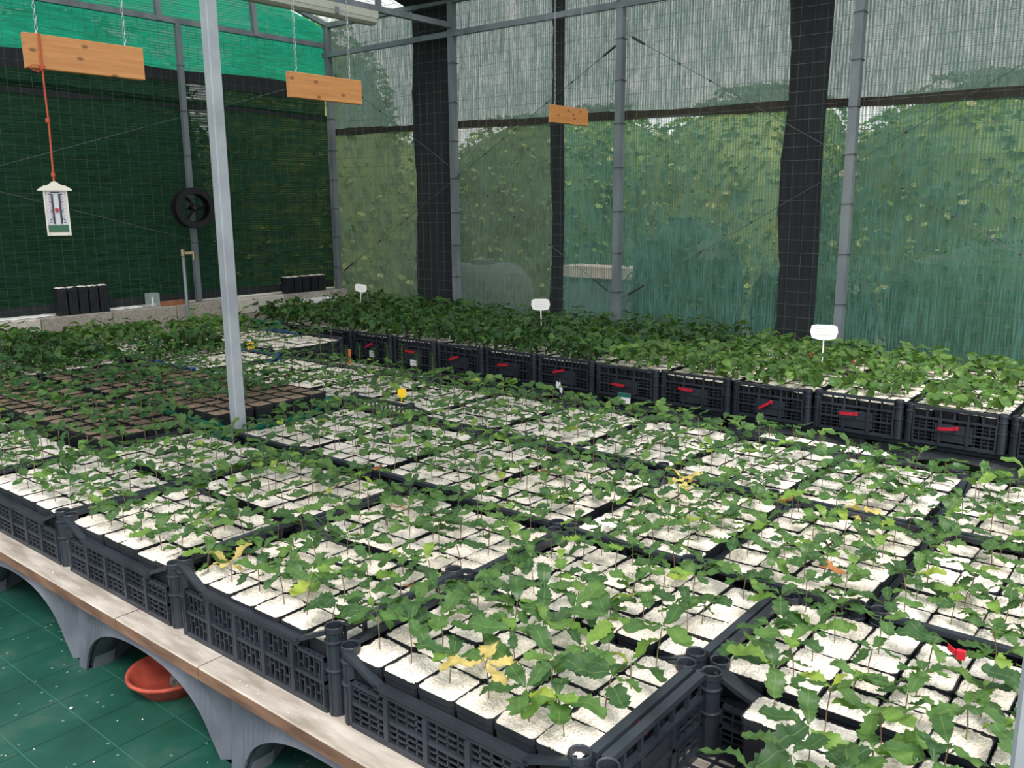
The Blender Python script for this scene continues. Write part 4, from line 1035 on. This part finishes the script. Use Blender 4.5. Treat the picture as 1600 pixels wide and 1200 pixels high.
# body parts directly under the thermometer (two levels), rotated together
bpy.data.objects.remove(body)
ROT = math.atan2(CC[1] - Pb[1], CC[0] - Pb[0]) + PI / 2
def bp(o): o.rotation_euler = (0, 0, ROT); return o
case = bp(prism([(-.034, -.028), (-.034, -.172), (.034, -.172), (.034, -.028)], -.010, .010, ['cream_plastic'], 'case', t))
bp(prism([(-.049, -.030), (-.049, -.026), (-.030, -.014), (-.020, -.013), (-.004, -.001), (.004, -.001), (.020, -.013), (.030, -.014), (.049, -.026), (.049, -.030)], -.022, .010, ['cream_plastic'], 'roof_cap', t))
sc_ = bp(prism([(-.027, -.032), (-.027, -.137), (.027, -.137), (.027, -.032)], -.0115, -.010, ['scale_card'], 'scale', t))
mb = MB()
for s in (-1, 1):
    for k in range(16): z = -.042 - k * .0052; mb.box((s * .0135 - (.0 if s > 0 else .006), -.0122, z), (s * .0135 + (.006 if s > 0 else 0), -.0116, z + (.0022 if k % 5 == 0 else .0008)))
    for k in range(7): z = -.044 - k * .011; mb.box((s * .0215 - .0022, -.0122, z), (s * .0215 + .0022, -.0116, z + .003), 1)
    for k in range(3): mb.box((s * .02 - .003, -.0122, -.122 - k * .005), (s * .02 + .003, -.0116, -.1195 - k * .005))
mb.box((-.014, -.0122, -.0365), (.014, -.0116, -.034))
bp(link('scale_marks', mb.mesh('scale_marks', ['black_print', 'pink_print']), t))
for s in (-1, 1):
    mb = MB(); mb.bar((s * .0105, -.013, -.040), (s * .0105, -.013, -.134), .0030, 8); bp(link('glass_tube', mb.mesh('glass_tube', ['tube_dark']), t))
bp(prism([(-.004, -.085), (-.0055, -.089), (-.003, -.098), (.003, -.098), (.0055, -.089), (.004, -.085)], -.015, -.0116, ['red_plastic'], 'reset_button', t))
bp(prism([(-.029, -.139), (-.029, -.160), (.029, -.160), (.029, -.139)], -.0125, -.010, ['dark_green_card'], 'lower_panel', t))
for s in (-1, 1): bp(prism([(s * .0345, -.030), (s * .0345, -.172), (s * .030, -.172), (s * .030, -.030)][::s], -.015, -.010, ['cream_plastic'], 'side_rail', t))

# ------------------------------------------------------------------ lamp, reel, standpipe, things on the kerb
PL0 = hit(580, 30, 2, 2.25); 
LX = PL0[0]; LY = PL0[1]
t = thing('strip_lamp', 'long off-white fluorescent strip lamp hanging under the roof', 'lamp', (LX, LY - 1.25, 2.25))
mb = MB(); mb.add([(-.05, y, z) if s == 0 else (.05, y, z) for y in (0, 1.27) for s in (0, 1) for z in (0.0, 0.045)], [(0, 2, 3, 1), (4, 5, 7, 6), (0, 1, 5, 4), (2, 6, 7, 3), (1, 3, 7, 5)]); link('housing', mb.mesh('housing', ['lamp_housing']), t)
mb = MB(); pr = [(-.048, 0.0), (-.045, -.025), (-.02, -.04), (.02, -.04), (.045, -.025), (.048, 0.0)]
V = [(a, y, b) for y in (0.012, 1.262) for a, b in pr]; mb.add(V, [(i, i + 1, i + 7, i + 6) for i in range(5)] + [tuple(range(6)), tuple(range(11, 5, -1))]); link('diffuser', mb.mesh('diffuser', ['lamp_housing']), t)
for y in (.25, .9):
    mb = MB(); mb.box((-.056, y, -.02), (-.05, y + .03, .02)); mb.box((.05, y, -.02), (.056, y + .03, .02)); link('clip', mb.mesh('clip', ['galvanised']), t)
    mb = MB(); mb.bar((0, y, .045), (0, y, roofz(LY - 1.25 + y) - 2.25), .0018, 4); link('hanging_wire', mb.mesh('hanging_wire', ['wire']), t)
# black reel on the mullion
Pc = hit(302, 325, 0, XE + 0.17)
t = thing('hose_reel', 'black plastic reel ring with three spokes hung on the end wall post', 'reel', tuple(Pc)); t.rotation_euler = (0, 0.0, -0.25)
def ring_mb(prof, n=40):
    mb = MB(); mb.lathe(prof, n, closed=True); V = np.concatenate(mb.v); mb.v = [V[:, [2, 0, 1]]]; return mb
R0 = 0.150
link('drum', ring_mb([(R0 - .03, -.055), (R0 - .018, -.055), (R0 - .018, .055), (R0 - .03, .055)]).mesh('drum', ['reel_black'], True), t)
for xx in (-.062, .062): link('flange', ring_mb([(R0 - .045, xx - .008), (R0, xx - .008), (R0 + .002, xx), (R0, xx + .008), (R0 - .045, xx + .008)]).mesh('flange', ['reel_black']), t)
link('hub', ring_mb([(.0, -.06), (.022, -.06), (.026, 0), (.022, .075), (.0, .075)], 16).mesh('hub', ['reel_black'], True), t)
for k in range(3):
    a = PI / 2 + .5 + k * 2 * PI / 3; mb = MB(); mb.bar((.02, .02 * math.cos(a), .02 * math.sin(a)), (-.02, (R0 - .02) * math.cos(a), (R0 - .02) * math.sin(a)), .014, 4, 0, .009); link('spoke', mb.mesh('spoke', ['reel_black']), t)
mb = MB(); mb.bar((-.06, 0, 0), (-.135, -.02, .0), .008, 6); link('hook', mb.mesh('hook', ['galvanised']), t)
# standpipe with tap
PX = XE + 0.20; Pp = hit(286, 400, 0, PX)
t = thing('standpipe', 'thin galvanised water standpipe with a lever tap in front of the kerb', 'pipe', (PX, Pp[1], FZ))
mb = MB(); H = Pp[2] - FZ; mb.bar((0, 0.0, 0), (0, 0, H), .012, 10); link('pipe', mb.mesh('pipe', ['galvanised'], True), t)
mb = MB(); mb.bar((0, 0, H), (0, 0, H + .05), .017, 8); mb.bar((0, 0, H + .02), (0.03, .07, H + .02), .012, 8); mb.bar((0.03, .07, H + .03), (0.03, .07, H - .03), .011, 8); tap = link('tap', mb.mesh('tap', ['brass']), t)
mb = MB(); mb.bar((0, -.05, H + .06), (0.0, .06, H + .045), .006, 5); mb.bar((0, 0, H + .04), (0, 0, H + .06), .006, 5); link('lever', mb.mesh('lever', ['pot_plastic']), tap)
mb = MB(); mb.lathe([(.012, 0), (.02, .004), (.02, .03), (.012, .034)], 10, c=(0, 0, .24)); link('coupling', mb.mesh('coupling', ['galvanised']), t)
mb = MB(); mb.path([(0, .0, .26), (.01, .06, .28), (.01, .10, .22), (0, .11, .1)], .008, 6); link('hose_stub', mb.mesh('hose_stub', ['pot_plastic']), t)
# deep root pots on the kerb
def root_pots(y0, n, pitch, h, grp, labf, xx=XE + 0.065, plant=False):
    a = pitch / 2 - .003
    for i in range(n):
        t = thing('deep_pot', labf % ORD[i + 1], 'pot', (xx, y0 + pitch * (i + .5), 0.285), 0, grp)
        mb = MB(); mb.box((-a * .92, -a * .9, 0), (a * .92, a * .9, h - .02)); mb.box((-a, -a, h - .02), (a, a, h))
        for s in (-1, 0, 1): mb.box((a * .92, s * a * .5 - .004, .01), (a * .92 + .004, s * a * .5 + .004, h - .02))
        link('pot', mb.mesh('pot', ['pot_plastic']), t)
        f = fill_mb(a * .9, 5, h + .006, .002, i).mesh('perlite', ['perlite']); link('perlite', f, t)['kind'] = 'stuff'
        if plant:
            link('foliage', joined(np.random.default_rng(i), 'sparse', OAKLO).mesh('foliage', ['stem_green', 'dark_leaf']), t, (0, 0, h))
pa = hit(92, 470, 0, XE + .12); pb = hit(174, 470, 0, XE + .12); hh = hit(130, 449, 0, XE + .12)[2] - .285
root_pots(pa[1], 5, (pb[1] - pa[1]) / 5, hh, 'black deep pots on the kerb, left group', 'tall black deep pot of perlite on the kerb, %s of the left group')
pa = hit(449, 445, 0, XE + .12); pb = hit(512, 445, 0, XE + .12); hh = hit(480, 432, 0, XE + .12)[2] - .285
root_pots(pa[1], 5, (pb[1] - pa[1]) / 5, hh, 'black deep pots in the corner', 'black deep pot with a small plant in the corner, %s of the right group', plant=True)
P = hit(239, 476, 0, XE + .07)
t = thing('glass_jar', 'small square clear jar standing on the kerb', 'jar', (XE + .07, P[1], .285))
mb = MB(); mb.box((-.035, -.04, 0), (.035, .04, .105)); link('glass', mb.mesh('glass', ['glass_clear']), t)
mb = MB(); mb.lathe([(0, .002), (.018, .002), (.008, .03), (.006, .07), (0, .072)], 12); link('stopper', mb.mesh('stopper', ['white_plastic'], True), t)
P = hit(270, 472, 0, XE + .08); mb = MB(); mb.box((-.05, -.11, 0), (.05, .11, .028)); mb.box((-.045, -.105, .028), (.045, .105, .031)); thing('tile', 'flat reddish brick tile lying on the kerb', 'tile', (XE + .075, P[1], .285), .05, data=mb.mesh('tile', ['brick_red']))
for i, (pa_, pb_) in enumerate([(0, 88), (176, 228)]):  # white strips imitate the bright gap of light at the foot of the net
    a = hit(pa_, 480, 0, XE + .1)[1]; b = hit(pb_, 480, 0, XE + .1)[1]; mb = MB(); n = 8; V = []; F = []
    for k in range(n + 1):
        y = a + (b - a) * k / n; z = .287 + .003 * math.sin(k * 2.1); V += [(-.04, y - a, z), (.03 + .006 * math.sin(k * 3), y - a, z), (.03 + .006 * math.sin(k * 3), y - a, z + .006), (-.04, y - a, z + .010)]
    for k in range(n):
        q = 4 * k; F += [(q, q + 4, q + 5, q + 1), (q + 1, q + 5, q + 6, q + 2), (q + 2, q + 6, q + 7, q + 3)]
    mb.add(V, F); o = thing('light_gap_strip', 'white strip on the kerb imitating light under the net, %s' % ['at the left edge', 'right of the deep pots'][i], 'strip', (XE + .03, a, 0), data=mb.mesh('light_gap_strip', ['white_plastic']))
P = hit(495, 458, 0, XE + .2); mb = MB(); mb.box((-.06, -.16, 0), (.06, .16, .03)); mb.box((-.055, -.155, .03), (.055, .155, .034)); thing('foam_slab', 'pale foam slab lying on the kerb under the corner pots', 'slab', (XE + .075, 3.75, .285), data=mb.mesh('foam_slab', ['white_plastic']))
o = bpy.data.objects['foam_slab']; o.location = (XE + .20, 3.86, .20)
# saucer with a clod
t = thing('plant_saucer', 'red terracotta-coloured saucer under the bench holding a clod', 'saucer', (-0.775, 0.055, FZ)); t.scale = (.9, .9, .9)
mb = MB(); mb.lathe([(0, .0), (.075, .0), (.115, .05), (.122, .055), (.120, .064), (.112, .062), (.108, .054), (.070, .010), (0, .008)], 36); link('dish', mb.mesh('dish', ['terracotta'], True), t)
mb = MB(); V, F = [], []
mb.lathe([(0.001, .0), (.03, .002), (.042, .015), (.036, .035), (.018, .045), (.001, .047)], 9); Vv = np.concatenate(mb.v); Vv += np.random.default_rng(2).uniform(-.004, .004, Vv.shape); mb.v = [Vv]
o = thing('soil_clod', 'grey lump of dry soil lying in the red saucer', 'clod', (-0.735, 0.075, FZ + .010), data=mb.mesh('soil_clod', ['clod'], True))
# spilt perlite grains on the ground cloth and plank
mb = MB(); r = np.random.default_rng(9)
ico = [(0, 0, 1), (.9, 0, .3), (.3, .85, .3), (-.7, .5, .3), (-.7, -.5, .3), (.3, -.85, .3), (0, 0, -.6)]
icf = [(0, 1, 2), (0, 2, 3), (0, 3, 4), (0, 4, 5), (0, 5, 1), (6, 2, 1), (6, 3, 2), (6, 4, 3), (6, 5, 4), (6, 1, 5)]
for k in range(90):
    x = r.uniform(-2.2, .6); y = r.uniform(-.75, -.02); s = r.uniform(.0012, .003)
    if r.random() < .12: s *= 1.8
    mb.add(np.array(ico) * s * r.uniform(.7, 1.2, 3) + np.array([x, y, FZ + s * .5]), icf)
for k in range(60):
    x = r.uniform(-2.2, 1.0); y = r.uniform(-.055, -.01); s = r.uniform(.001, .0025); mb.add(np.array(ico) * s + np.array([x, y, s * .5]), icf)
o = thing('perlite_grains', 'spilt white perlite grains scattered on the green ground cloth and plank', 'grains', data=mb.mesh('perlite_grains', ['perlite'])); o['kind'] = 'stuff'

# ------------------------------------------------------------------ outdoors beyond the nets
mb = MB(); mb.box((-40, YW + .12, -.5), (30, 45, -.42)); mb.box((-40, -20, -.5), (XE - .14, YW + .12, -.42)); mb.box((3.3, -20, -.5), (30, YW + .12, -.42)); mb.box((XE - .14, -20, -.5), (3.3, -2.65, -.42))
struct('ground', mb.mesh('ground', ['earth']))
def shrub(x, y, w_, d_, h_, label, n, seed, ls=.12, mat='outdoor_leaf'):
    r = np.random.default_rng(seed); t = thing('shrub', label, 'shrub', (x, y, -.42), 0, 'shrubs outside the nets')
    mb = MB()
    for k in range(n):
        a = r.uniform(0, 2 * PI); u = r.uniform(0.02, 1); rad = math.sqrt(max(0.0, 1 - u ** 7)) * r.uniform(.95, 1.03) * (1 if r.random() < .85 else r.random())
        p = np.array([w_ * rad * math.cos(a), d_ * rad * math.sin(a), h_ * (.98 * u if rad > .5 else .97)])
        V, F = ROUND[k % 3]; mb.add((V * ls * .36 * r.uniform(.7, 1.4)) @ rotm(r.uniform(0, 6), r.uniform(-.7, .7), r.uniform(-.8, .8)).T + p, F)
    nn = 14; C0 = []
    for j in range(9):
        for i in range(nn):
            a = 2 * PI * i / nn; e = j / 8; q = .97 * (1 + .06 * math.sin(3 * a + seed + 4 * e)); C0.append((w_ * q * math.cos(a) * math.sqrt(max(0.05, 1 - e ** 7)), d_ * q * math.sin(a) * math.sqrt(max(0.05, 1 - e ** 7)), h_ * .95 * e))
    mb.add(C0, [(j * nn + i, j * nn + (i + 1) % nn, (j + 1) * nn + (i + 1) % nn, (j + 1) * nn + i) for j in range(8) for i in range(nn)] + [tuple(range(8 * nn, 9 * nn))])
    link('foliage', mb.mesh('foliage', [mat]), t)
    mb = MB(); 
    for k in range(5): a = k * 1.25; mb.bar((0, 0, 0), (w_ * .4 * math.cos(a), d_ * .4 * math.sin(a), h_ * .6), .03, 5)
    link('branches', mb.mesh('branches', ['stem_brown']), t)
hz = [(-9.7, 9.0, 1.40, 1.1, 2.7), (-6.85, 9.5, 1.40, 1.1, 2.75), (-4.0, 10.3, 1.40, 1.1, 2.8), (-1.1, 10.0, 1.45, 1.1, 2.7), (1.85, 10.8, 1.45, 1.1, 2.7), (4.8, 10.2, 1.40, 1.1, 2.8), (-11.9, 6.3, 1.4, 1.3, 2.8)]
hz += [(-8.3, 13.2, 1.7, 1.0, 3.3), (-4.9, 13.2, 1.65, 1.0, 3.4), (-1.5, 13.2, 1.7, 1.0, 3.3), (2.0, 13.2, 1.75, 1.0, 3.3), (5.6, 13.2, 1.75, 1.0, 3.4), (-8.2, 6.45, 1.2, 1.15, 3.8), (-11.6, 2.0, 1.3, 1.7, 4.2), (-11.6, -1.7, 1.3, 1.7, 4.2)]
for i, (x, y, a, b, c) in enumerate(hz): shrub(x, y, a, b, c, 'yellow-green shrub dimly seen outside the nets, %s of the %s' % (ORD[i % 7 + 1] if i < 14 else 'last', 'nearer row' if i < 7 else 'farther row'), 3200, 100 + i, .22)
for i, (x, y, a, b, c) in enumerate([(-8.6, 3.5, 1.3, 1.55, 3.6), (-8.6, 0.35, 1.3, 1.55, 3.7)]): shrub(x, y, a, b, c, 'dark shrub outside the end wall, %s one' % ['right', 'left'][i], 1200, 200 + i, .22, 'dark_leaf')
for i, (x, y, a, b, c) in enumerate([(-2.6, 6.3, .55, .45, 1.35), (-1.4, 6.3, .55, .4, 1.02), (0.0, 6.2, .78, .5, 1.2), (1.65, 6.2, .78, .5, 1.35)]): shrub(x, y, a, b, c, 'low dark shrub close outside the long net wall, %s from the left' % ORD[i + 1], 700, 300 + i, .12, 'dark_leaf')
t = thing('stone_ledge', 'pinkish stone ledge seen dimly through the long net wall', 'wall')
mb = MB(); mb.box((-5.2, 8.02, -.42), (-3.0, 8.3, .13)); link('base', mb.mesh('base', ['tank_grey']), t)
for i in range(5): mb = MB(); mb.box((-5.2 + .44 * i, 7.98, .13), (-5.2 + .44 * i + .43, 8.32, .27)); link('coping_stone', mb.mesh('coping_stone', ['stone_pink']), t)
mb = MB(); mb.lathe([(0, .42), (.3, .42), (.42, .36), (.46, .25), (.46, 0), (0, 0)], 28); V = np.concatenate(mb.v); t = thing('water_butt', 'grey rounded tank seen dimly through the long net wall', 'tank', (-4.3, 5.4, -.42)); mb.v = [V * np.array([1.1, 1.1, 2.1])]; link('tank_body', mb.mesh('tank_body', ['tank_grey'], True), t)
mb = MB(); mb.lathe([(.12, 0), (.12, .05), (0, .05)], 16, c=(0, 0, .88)); link('lid', mb.mesh('lid', ['tank_grey']), t)
